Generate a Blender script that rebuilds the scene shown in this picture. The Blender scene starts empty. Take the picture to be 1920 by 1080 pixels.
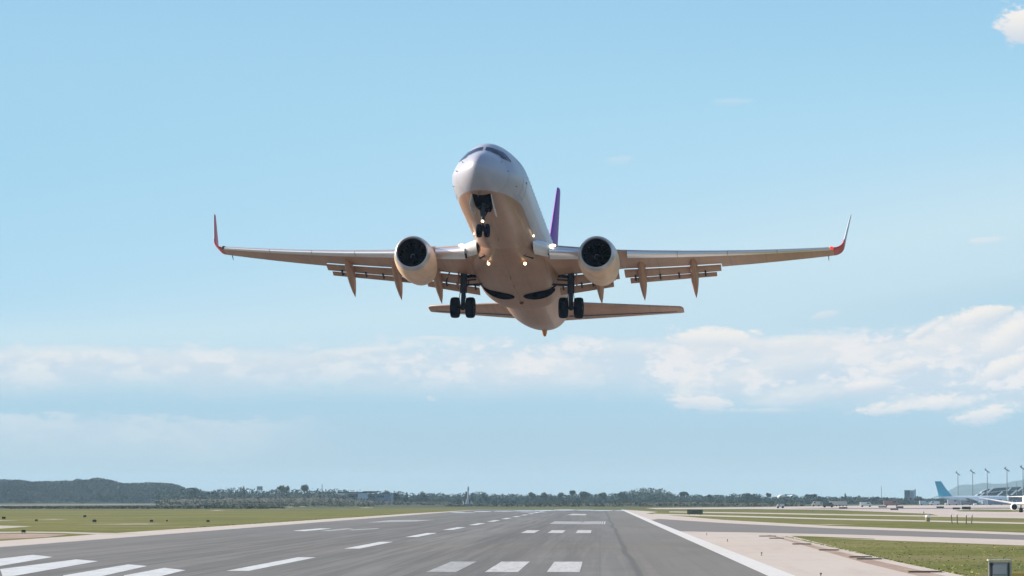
import bpy, math, random
from mathutils import Vector, Matrix, Euler
from mathutils.bvhtree import BVHTree
R = math.radians
random.seed(7)
S = bpy.context.scene
COL = S.collection

# ------------------------------------------------------------------ camera, sky, sun, exposure
FPX, CAMH = 7000.0, 2.486                       # focal length in photo pixels (1920 wide), eye height
PITCH = math.atan(398 / FPX)
YAW = math.atan(165 / FPX * math.cos(PITCH))
cd = bpy.data.cameras.new('camera')
cam = bpy.data.objects.new('camera', cd); COL.objects.link(cam)
cam.location = (0, 0, CAMH)
cam.rotation_euler = (math.pi / 2 + PITCH, 0, YAW)
cd.sensor_width = 36; cd.lens = 36 * FPX / 1920
cd.clip_start = 0.5; cd.clip_end = 40000
S.camera = cam
S.view_settings.view_transform = 'Standard'; S.view_settings.look = 'None'
S.view_settings.gamma = 1; S.view_settings.use_curve_mapping = False
EXPO = 0.8
S.view_settings.exposure = EXPO
S.cycles.use_denoising = True
S.cycles.max_bounces = 8; S.cycles.volume_bounces = 1
S.cycles.sample_clamp_indirect = 6

SUN_VEC = Vector((-0.93, 0.36, 0.0)).normalized() * math.cos(R(20)) + Vector((0, 0, math.sin(R(20))))
sd = bpy.data.lights.new('sun', 'SUN'); sd.energy = 4.6; sd.angle = R(0.55); sd.color = (1.0, 0.87, 0.70)
sun = bpy.data.objects.new('sun', sd); COL.objects.link(sun)
sun.rotation_euler = SUN_VEC.to_track_quat('Z', 'Y').to_euler()


def lin(r, g, b, k=1.0):
    f = lambda c: (c / 255 / 12.92) if c / 255 <= .04045 else ((c / 255 + .055) / 1.055) ** 2.4
    return (f(r) * k, f(g) * k, f(b) * k, 1)


class NG:
    """small helper for node graphs"""
    def __init__(s, tree): s.t = tree
    def n(s, kind, **kw):
        x = s.t.nodes.new(kind)
        for k, v in kw.items(): setattr(x, k, v)
        return x
    def put(s, sock, v):
        if isinstance(v, bpy.types.NodeSocket): s.t.links.new(v, sock)
        else: sock.default_value = v
    def m(s, op, a, b=None, c=None, clamp=False):
        x = s.n('ShaderNodeMath', operation=op, use_clamp=clamp)
        s.put(x.inputs[0], a)
        if b is not None: s.put(x.inputs[1], b)
        if c is not None: s.put(x.inputs[2], c)
        return x.outputs[0]
    def ss(s, v, a, b):                            # smoothstep a..b -> 0..1
        x = s.n('ShaderNodeMapRange', interpolation_type='SMOOTHSTEP')
        s.put(x.inputs[0], v); s.put(x.inputs[1], a); s.put(x.inputs[2], b); x.inputs[3].default_value = 0; x.inputs[4].default_value = 1
        return x.outputs[0]
    def mr(s, v, a, b, c, d):
        x = s.n('ShaderNodeMapRange'); s.put(x.inputs[0], v)
        for i, q in enumerate((a, b, c, d)): x.inputs[i + 1].default_value = q
        return x.outputs[0]
    def xyz(s, x=0, y=0, z=0):
        q = s.n('ShaderNodeCombineXYZ')
        for i, v in enumerate((x, y, z)): s.put(q.inputs[i], v)
        return q.outputs[0]
    def sep(s, v):
        q = s.n('ShaderNodeSeparateXYZ'); s.put(q.inputs[0], v); return q.outputs
    def noise(s, vec, scale, detail=4, rough=.55, dist=0):
        q = s.n('ShaderNodeTexNoise'); s.put(q.inputs['Vector'], vec)
        q.inputs['Scale'].default_value = scale; q.inputs['Detail'].default_value = detail
        q.inputs['Roughness'].default_value = rough; q.inputs['Distortion'].default_value = dist
        return q.outputs[0]
    def mix(s, f, a, b, blend='MIX'):
        q = s.n('ShaderNodeMix', data_type='RGBA', blend_type=blend)
        s.put(q.inputs[0], f); s.put(q.inputs[6], a); s.put(q.inputs[7], b)
        return q.outputs[2]
    def ramp(s, f, stops):
        q = s.n('ShaderNodeValToRGB'); s.put(q.inputs[0], f)
        e = q.color_ramp.elements
        while len(e) < len(stops): e.new(.5)
        for i, (p, c) in enumerate(stops):
            e[i].position = p; e[i].color = c
        return q.outputs[0]


W = bpy.data.worlds.new("World"); S.world = W; W.use_nodes = True
W.node_tree.nodes.clear(); g = NG(W.node_tree)
K = 1 / (2 ** EXPO)
tc = g.n('ShaderNodeTexCoord').outputs['Generated']
dx, dy, dz = g.sep(tc)
hor = g.m('SQRT', g.m('ADD', g.m('MULTIPLY', dx, dx), g.m('MULTIPLY', dy, dy)))
az = g.m('ARCTAN2', dx, dy)                       # bearing from the runway direction, + to the right
tel = g.m('DIVIDE', dz, g.m('MAXIMUM', hor, .001))
U = g.m('MULTIPLY_ADD', az, 7000, 1125)           # bearing scale: 7000 units per radian
V = g.m('MULTIPLY_ADD', tel, -7000, 938)          # height scale, 938 = horizon
Vl = g.m('ADD', V, g.m('MULTIPLY', g.m('SUBTRACT', g.m('MINIMUM', g.m('MAXIMUM', U, -200), 2200), 960), g.m('MULTIPLY', g.ss(V, 40, 350), g.m('SUBTRACT', .16, g.m('MULTIPLY', g.ss(V, 560, 700), .16)))))
base = g.ramp(g.mr(Vl, 0, 1000, 0, 1), [
    (0.0, lin(157, 205, 236, K)), (.2, lin(168, 214, 239, K)), (.40, lin(180, 219, 241, K)), (.56, lin(200, 227, 240, K)),
    (.66, lin(196, 222, 236, K)), (.76, lin(174, 209, 228, K)), (.86, lin(175, 203, 218, K)), (.94, lin(185, 207, 219, K))])
nv = g.xyz(g.m('MULTIPLY', U, .01), g.m('MULTIPLY', V, .022), 0)
n1 = g.noise(nv, .9, 7, .62); n2 = g.noise(nv, .35, 4, .5); n3 = g.noise(nv, 2.6, 8, .68)
nn = g.m('SUBTRACT', n1, .5); nm = g.m('SUBTRACT', n2, .5)
Vn = g.m('ADD', V, g.m('ADD', g.m('ADD', g.m('MULTIPLY', nn, 60), g.m('MULTIPLY', nm, 50)), g.m('MULTIPLY', g.m('SUBTRACT', n3, .5), 55)))
top = g.m('SUBTRACT', g.m('SUBTRACT', 655, g.m('MULTIPLY', g.ss(U, 500, 1350), 22)), g.m('MULTIPLY', g.ss(U, 1600, 1880), 42))
bot = g.m('ADD', 738, g.m('MULTIPLY', g.ss(U, 1150, 1350), 30))
band = g.m('MULTIPLY', g.ss(g.m('SUBTRACT', Vn, top), -14, 22), g.m('SUBTRACT', 1, g.ss(g.m('SUBTRACT', Vn, bot), -45, 22)))
cn = g.m('ADD', g.m('MULTIPLY', n1, .6), g.m('MULTIPLY', n3, .4))
puff = g.ss(cn, .45, .57)                          # broken bright puffs inside the bank
bandc = g.m('MULTIPLY', band, g.m('ADD', g.m('MULTIPLY', puff, g.m('MULTIPLY_ADD', g.ss(U, 500, 1300), .28, .22)), g.m('MULTIPLY_ADD', g.ss(U, 900, 1400), .04, .52)))
band = bandc
low = g.m('MULTIPLY', g.m('MULTIPLY', g.ss(Vn, 775, 792), g.m('SUBTRACT', 1, g.ss(Vn, 800, 905))), g.m('MULTIPLY', g.m('SUBTRACT', 1, g.ss(U, 380, 700)), .42))
cl = g.m('MAXIMUM', band, low)
col = g.mix(cl, base, g.mix(puff, lin(214, 222, 233, K), lin(236, 236, 238, K)))
blobs = [(1345, 638, 95, 26, 0, .9), (1310, 668, 80, 22, 0, .4), (1500, 645, 130, 20, 3, .6), (1430, 700, 110, 26, 12, .45), (1300, 722, 60, 34, 60, .45), (1490, 745, 90, 22, 10, .4), (1845, 592, 62, 20, 12, .95), (1780, 625, 85, 34, 22, .6), (1900, 628, 85, 34, 30, .95), (1735, 620, 50, 12, 32, .8), (1810, 660, 130, 40, 5, .4), (1690, 690, 62, 16, 16, .9),
         (1625, 724, 56, 15, 8, .9), (1715, 764, 120, 19, 5, .85), (1848, 778, 72, 20, 8, .9), (1890, 690, 80, 22, 22, .9), (1914, 52, 52, 46, 0, 1.0), (1560, 672, 170, 34, 0, .35), (1660, 655, 90, 14, 6, .4), (1850, 455, 42, 10, 5, .4),
         (1548, 592, 26, 9, 10, .35), (1310, 755, 70, 20, -5, .75), (1180, 655, 90, 18, 0, .35), (1375, 190, 40, 8, 0, .18), (1160, 300, 30, 10, 0, .18), (808, 748, 10, 8, 0, .35), (680, 660, 90, 12, 5, .4), (820, 635, 80, 7, 0, .4),
         (430, 680, 200, 26, 0, .25), (120, 670, 160, 22, 0, .3), (1010, 700, 130, 34, 0, .3), (1430, 770, 90, 6, 0, .3)]
for (bx, by, rx, ry, ang, st) in blobs:
    ca, sa = math.cos(R(ang)), math.sin(R(ang))
    ex = g.m('SUBTRACT', U, bx); ey = g.m('SUBTRACT', V, by)
    qx = g.m('DIVIDE', g.m('SUBTRACT', g.m('MULTIPLY', ex, ca), g.m('MULTIPLY', ey, sa)), rx)
    qy = g.m('DIVIDE', g.m('ADD', g.m('MULTIPLY', ex, sa), g.m('MULTIPLY', ey, ca)), ry)
    d2 = g.m('ADD', g.m('MULTIPLY', qx, qx), g.m('MULTIPLY', qy, qy))
    dd = g.m('ADD', g.m('SQRT', d2), g.m('ADD', g.m('MULTIPLY', nn, 2.0), g.m('MULTIPLY', g.m('SUBTRACT', n3, .5), 2.2)))
    f = g.m('MULTIPLY', g.m('SUBTRACT', 1, g.ss(dd, .5, 1.05)), st)
    # undersides of the puffs are a little greyer than their tops
    cc = g.mix(g.ss(qy, -.6, .9), lin(246, 241, 236, K), lin(206, 218, 231, K))
    col = g.mix(f, col, cc)
sky = g.n('ShaderNodeTexSky', sky_type='NISHITA'); sky.sun_disc = False
sky.sun_elevation = R(20); sky.sun_rotation = math.atan2(SUN_VEC.x, SUN_VEC.y)
sky.air_density = 1.0; sky.dust_density = 1.2; sky.ozone_density = 1.5
nish = g.mix(1.0, sky.outputs[0], (.13, .13, .13, 1), 'MULTIPLY')
fin_ = g.mix(g.ss(tel, .17, .5), col, nish)
bg = g.n('ShaderNodeBackground'); g.put(bg.inputs[0], fin_); bg.inputs[1].default_value = 1.0
wo = g.n('ShaderNodeOutputWorld'); W.node_tree.links.new(bg.outputs[0], wo.inputs[0])

# ------------------------------------------------------------------ picture <-> place
FW = Vector((-math.sin(YAW) * math.cos(PITCH), math.cos(YAW) * math.cos(PITCH), math.sin(PITCH)))
RT = Vector((math.cos(YAW), math.sin(YAW), 0)); UP = RT.cross(FW)
CAM = Vector((0, 0, CAMH))


def ray(px, py): return (FW + RT * ((px - 960) / FPX) + UP * ((540 - py) / FPX)).normalized()


def G(px, py, z=0.0):                              # the ground point seen at a photo pixel
    d = ray(px, py); t = (z - CAMH) / d.z
    p = CAM + d * t; return (p.x, p.y)


def at(px, py, Y):                                 # the point seen at a photo pixel, at distance Y
    d = ray(px, py); return CAM + d * (Y / d.y)


def gx(px, Y): return at(px, 938, Y).x


# ------------------------------------------------------------------ mesh helpers
class MB:
    def __init__(s): s.v = []; s.f = []; s.mi = []; s.cur = 0
    def add(s, vs, fs):
        o = len(s.v); s.v += [tuple(p) for p in vs]
        for q in fs: s.f.append([o + i for i in q]); s.mi.append(s.cur)
    def box(s, c, d, M=None, bev=0):
        x, y, z = [q / 2 for q in d]
        if bev:
            b = min(bev, x * .9, y * .9, z * .9)
            rings = []
            for zz, k in ((-z, b), (-z + b, 0), (z - b, 0), (z, b)):
                X, Y = x - k, y - k
                rings.append([(X, -Y + b if k == 0 else -Y, zz), (X, Y - b if k == 0 else Y, zz), (X - b if k == 0 else X, Y, zz), (-X + b if k == 0 else -X, Y, zz),
                              (-X, Y - b if k == 0 else Y, zz), (-X, -Y + b if k == 0 else -Y, zz), (-X + b if k == 0 else -X, -Y, zz), (X - b if k == 0 else X, -Y, zz)])
            vs = [p for r_ in rings for p in r_]
            fs = [[i * 8 + j, i * 8 + (j + 1) % 8, (i + 1) * 8 + (j + 1) % 8, (i + 1) * 8 + j] for i in range(3) for j in range(8)]
            fs += [list(range(7, -1, -1)), [24 + j for j in range(8)]]
        else:
            vs = [(a, b, e) for e in (-z, z) for a, b in ((-x, -y), (x, -y), (x, y), (-x, y))]
            fs = [[3, 2, 1, 0], [4, 5, 6, 7], [0, 1, 5, 4], [1, 2, 6, 5], [2, 3, 7, 6], [3, 0, 4, 7]]
        vs = [Vector(p) for p in vs]
        if M: vs = [M @ p for p in vs]
        s.add([p + Vector(c) for p in vs], fs); return s
    def loft(s, rings, cap0=True, cap1=True, closed=True):
        n = len(rings[0]); vs = [p for r_ in rings for p in r_]; fs = []
        for i in range(len(rings) - 1):
            for j in range(n if closed else n - 1):
                k = (j + 1) % n
                fs.append([i * n + j, i * n + k, (i + 1) * n + k, (i + 1) * n + j])
        if cap0: fs.append(list(range(n - 1, -1, -1)))
        if cap1: fs.append([(len(rings) - 1) * n + j for j in range(n)])
        s.add(vs, fs); return s
    def tube(s, pts, rs, n=10, caps=True):
        pts = [Vector(p) for p in pts]
        if not isinstance(rs, (list, tuple)): rs = [rs] * len(pts)
        rings = []
        for i, p in enumerate(pts):
            d = (pts[min(i + 1, len(pts) - 1)] - pts[max(i - 1, 0)]).normalized()
            a = d.cross(Vector((0, 0, 1)) if abs(d.z) < .9 else Vector((1, 0, 0))).normalized(); b = d.cross(a)
            rings.append([p + (a * math.cos(t) + b * math.sin(t)) * rs[i] for t in [2 * math.pi * k / n for k in range(n)]])
        return s.loft(rings, caps, caps)
    def ball(s, c, r, n=10, m=6):
        if not isinstance(r, (tuple, list)): r = (r, r, r)
        rings = []
        for i in range(m + 1):
            ph = math.pi * (i / m) - math.pi / 2; ph = max(min(ph, 1.5), -1.5)
            rings.append([(c[0] + r[0] * math.cos(ph) * math.cos(t), c[1] + r[1] * math.cos(ph) * math.sin(t), c[2] + r[2] * math.sin(ph)) for t in [2 * math.pi * k / n for k in range(n)]])
        return s.loft(rings)
    def sheet(s, poly, z):
        s.add([(p[0], p[1], z) for p in poly], [list(range(len(poly)))]); return s
    def build(s, name, mats, parent=None, smooth=False, M=None, ang=35):
        me = bpy.data.meshes.new(name)
        me.from_pydata(s.v, [], s.f)
        if not isinstance(mats, (list, tuple)): mats = [mats]
        for x in mats: me.materials.append(x)
        me.polygons.foreach_set('material_index', s.mi)
        me.validate(); me.update()
        import bmesh
        bm = bmesh.new(); bm.from_mesh(me); bmesh.ops.recalc_face_normals(bm, faces=bm.faces) if len(s.f) < 60000 else None
        bm.to_mesh(me); bm.free()
        if smooth:
            me.polygons.foreach_set('use_smooth', [True] * len(me.polygons))
            try: me.set_sharp_from_angle(angle=R(ang))
            except Exception: pass
        o = bpy.data.objects.new(name, me); COL.objects.link(o)
        if M: o.matrix_world = M
        if parent: o.parent = parent
        return o


def tag(o, label=None, cat=None, group=None, kind=None):
    if label: o['label'] = label
    if cat: o['category'] = cat
    if group: o['group'] = group
    if kind: o['kind'] = kind
    return o


def empty(name, loc, label, cat, group=None, rz=0):
    o = bpy.data.objects.new(name, None); COL.objects.link(o); o.location = loc; o.rotation_euler = (0, 0, rz)
    o.empty_display_size = .5
    return tag(o, label, cat, group)


def dup(root, loc, label=None, group=None, rz=None, sc=None):
    r_ = root.copy(); COL.objects.link(r_); r_.location = loc
    if rz is not None: r_.rotation_euler = (0, 0, rz)
    if sc is not None: r_.scale = (sc, sc, sc) if not isinstance(sc, tuple) else sc
    if label: r_['label'] = label
    if group: r_['group'] = group
    for ch in list(root.children):
        c = ch.copy(); COL.objects.link(c); c.parent = r_
        for q in list(ch.children):
            d = q.copy(); COL.objects.link(d); d.parent = c
    return r_


# ------------------------------------------------------------------ materials
def mat(name, c, rough=.6, metal=0, emis=None, es=0, coat=0, spec=.5, var=0, vs=1.0, bump=0):
    m = bpy.data.materials.new(name); m.use_nodes = True
    b = m.node_tree.nodes['Principled BSDF']; q = NG(m.node_tree)
    c = tuple(c[:3]) + (1,)
    b.inputs['Base Color'].default_value = c
    b.inputs['Roughness'].default_value = rough; b.inputs['Metallic'].default_value = metal
    b.inputs['Specular IOR Level'].default_value = spec
    b.inputs['Coat Weight'].default_value = coat; b.inputs['Coat Roughness'].default_value = .08
    if var:
        t = q.n('ShaderNodeTexCoord').outputs['Object']
        n = q.noise(t, vs, 5, .6)
        q.put(b.inputs['Base Color'], q.mix(q.ss(n, .3, .7), tuple(x * (1 - var) for x in c[:3]) + (1,), tuple(min(1, x * (1 + var)) for x in c[:3]) + (1,)))
        if bump:
            bp = q.n('ShaderNodeBump'); bp.inputs['Strength'].default_value = bump; q.put(bp.inputs['Height'], n); q.put(b.inputs['Normal'], bp.outputs[0])
    if emis:
        b.inputs['Emission Color'].default_value = tuple(emis[:3]) + (1,); b.inputs['Emission Strength'].default_value = es
    return m


def ground_mat(name, stops, s1, s2, stretch=(1, 1), rough=.9, extra=None, spec=.2):
    """large sheets: two octaves of noise in metres drive a colour ramp"""
    m = bpy.data.materials.new(name); m.use_nodes = True
    b = m.node_tree.nodes['Principled BSDF']; q = NG(m.node_tree)
    t = q.n('ShaderNodeNewGeometry').outputs['Position']
    x, y, z = q.sep(t)
    v = q.xyz(q.m('MULTIPLY', x, stretch[0]), q.m('MULTIPLY', y, stretch[1]), 0)
    a = q.noise(v, s1, 6, .6); c = q.noise(v, s2, 4, .6)
    f = q.m('ADD', q.m('MULTIPLY', a, .62), q.m('MULTIPLY', c, .38))
    colr = q.ramp(q.mr(f, .3, .7, 0, 1), stops)
    if extra: colr = extra(q, colr, x, y)
    q.put(b.inputs['Base Color'], colr)
    b.inputs['Roughness'].default_value = rough; b.inputs['Specular IOR Level'].default_value = spec
    return m


c4 = lambda r, g_, b: (r, g_, b, 1)


def asph_extra(q, colr, x, y):
    # longitudinal tyre-wear bands, newer warmer lane right of the seam, dark sealed joint
    v = q.xyz(q.m('MULTIPLY', x, .42), q.m('MULTIPLY', y, .006), 3.1)
    n = q.noise(v, 1.0, 4, .6)
    colr = q.mix(q.m('MULTIPLY', q.ss(n, .44, .62), .5), colr, c4(.115, .11, .105))
    v2 = q.xyz(q.m('MULTIPLY', x, 2.6), q.m('MULTIPLY', y, .02), 9.1)
    n2 = q.noise(v2, 1.0, 3, .6)
    colr = q.mix(q.m('MULTIPLY', q.ss(n2, .48, .66), .32), colr, c4(.25, .24, .225))
    wob = q.m('MULTIPLY', q.m('SUBTRACT', q.noise(q.xyz(0, q.m('MULTIPLY', y, .012), 0), 1.0, 2, .5), .5), .9)
    xs = q.m('SUBTRACT', x, q.m('ADD', 1.25, wob))
    colr = q.mix(q.m('MULTIPLY', q.ss(xs, -.05, .1), .55), colr, c4(.19, .172, .152))
    ax = q.m('ABSOLUTE', q.m('ADD', xs, 0))
    colr = q.mix(q.m('MULTIPLY', q.m('SUBTRACT', 1, q.ss(ax, .04, .22)), .8), colr, c4(.09, .09, .09))
    xb = q.m('ABSOLUTE', q.m('ADD', x, 9.6)); colr = q.mix(q.m('MULTIPLY', q.m('SUBTRACT', 1, q.ss(xb, .6, 3.4)), .35), colr, c4(.235, .23, .215))
    xd = q.m('ABSOLUTE', q.m('ADD', x, 5.0)); colr = q.mix(q.m('MULTIPLY', q.m('SUBTRACT', 1, q.ss(xd, .5, 3.0)), .35), colr, c4(.12, .115, .11))
    fine = q.noise(q.xyz(q.m('MULTIPLY', x, 9), q.m('MULTIPLY', y, 2.2), 0), 1.0, 3, .7)
    colr = q.mix(q.m('MULTIPLY', q.ss(fine, .35, .65), .16), colr, c4(.26, .25, .235))
    pt = q.noise(q.xyz(q.m('MULTIPLY', x, .09), q.m('MULTIPLY', y, .018), 4.4), 1.0, 2, .4)
    colr = q.mix(q.m('MULTIPLY', q.ss(pt, .53, .56), .22), colr, c4(.125, .12, .115))
    rb = q.noise(q.xyz(q.m('MULTIPLY', x, 1.5), q.m('MULTIPLY', y, .01), 7.7), 1.0, 5, .7)
    xw = q.m('ABSOLUTE', q.m('ADD', x, 12.7)); colr = q.mix(q.m('MULTIPLY', q.m('MULTIPLY', q.ss(rb, .42, .62), q.m('SUBTRACT', 1, q.ss(xw, 6, 16))), .55), colr, c4(.085, .082, .08))
    # square repair patches and cross joints
    j = q.m('ABSOLUTE', q.m('SUBTRACT', q.m('FRACT', q.m('DIVIDE', x, 3.75)), .5))
    colr = q.mix(q.m('MULTIPLY', q.ss(j, .488, .497), .3), colr, c4(.1, .1, .1))
    return colr


M_asph = ground_mat('runway_asphalt', [(0, c4(.152, .145, .136)), (.5, c4(.178, .17, .16)), (1, c4(.205, .196, .184))], .35, 3.0, (1, .35), .85, asph_extra, .3)
M_taxi = ground_mat('taxiway_asphalt', [(0, c4(.18, .165, .155)), (1, c4(.235, .218, .205))], .2, 2.0, (1, 1), .9)


def conc_extra(q, colr, x, y):
    n = q.noise(q.xyz(q.m('MULTIPLY', x, .8), q.m('MULTIPLY', y, .05), 0), 1.0, 5, .6)
    return q.mix(q.m('MULTIPLY', q.ss(n, .5, .75), .25), colr, c4(.36, .29, .25))


M_conc = ground_mat('shoulder_concrete', [(0, c4(.52, .445, .39)), (.5, c4(.58, .50, .44)), (1, c4(.62, .54, .48))], .12, 1.6, (1, .5), .9, conc_extra)
M_apron = ground_mat('apron_concrete', [(0, c4(.46, .39, .345)), (.5, c4(.56, .47, .42)), (1, c4(.63, .54, .49))], .02, .15, (1, .6), .9)
M_kerb = ground_mat('kerb_concrete', [(0, c4(.5, .43, .37)), (1, c4(.66, .58, .5))], .5, 3, (1, .4), .9)
M_dirt = ground_mat('red_dirt', [(0, c4(.3, .2, .15)), (1, c4(.48, .37, .31))], .5, 2.5, (1, .3), 1)
M_track = ground_mat('gravel_track', [(0, c4(.4, .36, .3)), (1, c4(.58, .52, .44))], .5, 3, (1, .6), 1)


def grass_extra(q, colr, x, y):
    far = q.ss(y, 650, 1700)
    n = q.noise(q.xyz(q.m('MULTIPLY', x, .012), q.m('MULTIPLY', y, .02), 1.7), 1.0, 5, .62)
    colr = q.mix(q.m('MULTIPLY', q.ss(n, .5, .68), .5), colr, c4(.24, .2, .105))
    n2 = q.noise(q.xyz(q.m('MULTIPLY', x, .004), q.m('MULTIPLY', y, .0022), 5.7), 1.0, 4, .6)
    # rough dark scrubland beyond the mown strips
    colr = q.mix(q.m('MULTIPLY', far, q.ss(n2, .3, .55)), colr, c4(.06, .075, .045))
    return colr


M_grass = ground_mat('mown_grass', [(0, c4(.085, .1, .018)), (.42, c4(.145, .15, .03)), (.6, c4(.18, .175, .042)), (1, c4(.27, .235, .09))], .05, .8, (1, .55), 1, grass_extra, .1)
M_hedge = mat('dark_scrub', (.035, .05, .03), .95, var=.5, vs=.3)


def paint_mat(name, base, wear, seed=0.0):
    m = bpy.data.materials.new(name); m.use_nodes = True
    b = m.node_tree.nodes['Principled BSDF']; q = NG(m.node_tree)
    t = q.n('ShaderNodeNewGeometry').outputs['Position']; x, y, z = q.sep(t)
    n = q.noise(q.xyz(q.m('MULTIPLY', x, 5.0), q.m('MULTIPLY', y, .25), seed), 1.0, 5, .65)
    n2 = q.noise(q.xyz(q.m('MULTIPLY', x, 1.2), q.m('MULTIPLY', y, .5), seed + 4), 1.0, 4, .6)
    f = q.m('MULTIPLY', q.ss(q.m('ADD', q.m('MULTIPLY', n, .6), q.m('MULTIPLY', n2, .4)), .40, .66), wear)
    q.put(b.inputs['Base Color'], q.mix(f, c4(*base), c4(.24, .235, .23)))
    b.inputs['Roughness'].default_value = .7
    return m


M_mark = paint_mat('marking_paint', (.68, .69, .69), .38)
M_markw = paint_mat('worn_marking_paint', (.6, .585, .57), .5, 2)
M_markf = paint_mat('faded_marking_paint', (.42, .42, .41), .75, 5)
M_markp = paint_mat('edge_line_paint', (.72, .69, .66), .12, 8)

# ------------------------------------------------------------------ ground and pavements
def gsheet(name, poly, z, m):
    return tag(MB().sheet(poly, z).build(name, m), kind='structure')


gsheet('ground', [(-9000, -300), (9000, -300), (9000, 10500), (-9000, 10500)], 0, M_grass)
XL, XC, XR = -31.9, -12.7, 6.39
END = 985
gsheet('runway', [(XL, -100), (5.5, -100), (5.5, END), (XL, END)], .012, M_asph)
gsheet('runway_shoulder', [(-36.6, -100), (XL, -100), (XL, END - 10), (-35.5, 700), (-36.6, 320)], .006, M_conc)
# right side: shoulder that opens into a taxiway exit
C_big = [(5.5, -100), (11.9, -100), (11.9, 150), G(1465, 1005.5), G(1600, 1011), G(1920, 1023), G(2600, 1048),
         G(2600, 1023), G(1920, 999), G(1556, 986), G(1358, 975), G(1271, 967.5), G(1211, 963), (XR + 6, 800), (XR, END), (5.5, END)]
gsheet('pavement', C_big, .006, M_conc)
gsheet('taxiway', [(XR, 471), G(1235, 973), G(1358, 981), G(1556, 990.6), G(1920, 1003.3), G(2600, 1027), G(2600, 1033), G(1920, 1012.4), G(1595, 1002.5), G(1405, 998.5), G(1298.6, 996.8), (XR, 300)], .012, M_taxi)
gsheet('verge_dirt', [(10.3, 60), (11.2, 60), (11.3, 150), G(1452, 1005), G(1436, 1002.5), (10.5, 150)], .011, M_dirt)
kb = MB()
for (x0, y0), (x1, y1) in (((11.25, 60), (11.3, 150)), ((11.3, 150), G(1462, 1004.6))):
    kb.add([(x0, y0, .016), (x0 + .65, y0, .016), (x1 + .65, y1, .016), (x1, y1, .016)], [[0, 1, 2, 3]])
tag(kb.build('kerb_strip', M_kerb), kind='structure')
gsheet('grass_verge', [G(1463, 1004.6), G(1530, 1006), G(1640, 1010.5), G(1640, 1011.6), G(1560, 1009.2), G(1490, 1007)], .011, M_grass)

# narrow service roads between the grass strips on the right, apron beyond
gsheet('service_road', [G(1255, 959), G(1400, 961), G(1600, 964.6), G(1740, 966.5), G(1920, 970), G(2600, 982), G(2600, 985.5), G(1920, 972), G(1740, 968.6), G(1600, 966.6), G(1400, 963), G(1255, 960.5)], .008, M_kerb)
gsheet('service_road', [G(1222, 963), G(1400, 967.5), G(1560, 972), G(1720, 975.5), G(1920, 980), G(2600, 997), G(2600, 1000), G(1920, 982.5), G(1720, 977.8), G(1560, 974.2), G(1400, 970), G(1235, 965.5)], .008, M_kerb)
gsheet('apron', [G(1210, 952.5), G(1400, 951.0), G(1600, 948.2), G(1900, 946.5), G(2900, 946.5), G(2900, 990), G(1920, 970), G(1760, 967), G(1745, 963.5), G(1620, 958.5), G(1560, 956), G(1400, 954.3), G(1230, 954.6)], .008, M_apron)
gsheet('grass_island', [G(1790, 957.2), G(1830, 955.3), G(1895, 956), G(1960, 958.5), G(1890, 960.2), G(1800, 959)], .014, M_grass)
gsheet('taxiway_far', [G(1480, 953.4), G(1920, 951.6), G(2500, 951.6), G(2500, 955), G(1920, 954.2), G(1560, 954.6)], .014, M_taxi)
# left side
gsheet('perimeter_road', [G(-600, 950), G(250, 944.7), G(420, 944), G(420, 945), G(250, 946.6), G(-600, 953.5)], .008, M_taxi)
gsheet('dirt_track', [G(-500, 1003), G(0, 997.2), G(50, 996.8), G(120, 997.3), G(195, 999.5), G(260, 1000), G(200, 1003), G(120, 999.8), G(50, 998.9), G(0, 999.6), G(-500, 1006)], .008, M_track)
gsheet('dirt_track', [G(-400, 983), G(0, 985.5), G(60, 987), G(0, 991.5), G(-400, 996)], .008, M_track)
gsheet('dirt_patch', [G(0, 1001), G(60, 1000.5), G(128, 1002.5), G(88, 1007.2), G(30, 1010), G(0, 1011)], .009, M_dirt)
for (a, b, y) in ((70, 130, 973.6), (140, 330, 983), (220, 300, 982.4), (-40, 40, 976.2), (1500, 1610, 983.5)):
    gsheet('dirt_track', [G(a, y), G((a + b) / 2, y - .5), G(b, y), G((a + b) / 2, y + .5)], .007, M_track)
for (a, b, y) in ((560, 576, 949.8), (672, 702, 952), (505, 545, 954), (536, 552, 950.6), (390, 425, 957)):
    gsheet('dirt_track', [G(a, y), G((a + b) / 2, y - .45), G(b, y - .2), G((a + b) / 2, y + .45)], .007, M_track)


# markings: rectangles in runway metres (x along the width, y along the runway)
def marks(name, quads, m, z=.018):
    for q in quads: gsheet(name, q, z, m)


def rect(x0, x1, y0, y1): return [(x0, y0), (x1, y0), (x1, y1), (x0, y1)]


gsheet('runway_edge_line', rect(5.5, XR, -100, END), .018, M_markp)
gsheet('runway_edge_line', rect(XL, XL + .45, -100, END), .018, M_markf)
marks('centreline_dash', [rect(XC - .4, XC + .4, 131 + 60.3 * k, 162 + 60.3 * k) for k in range(-1, 14)], M_mark)
TD = [(-6.0, -4.97, M_markf), (-3.98, -2.83, M_markw), (-1.84, -.70, M_markw)]
for (x0, x1, m_) in TD:
    for (a, b) in ((129, 150.8), (283, 309)):
        gsheet('touchdown_bar', rect(x0, x1, a, b), .018, m_ if a < 200 else M_markw)
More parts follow.
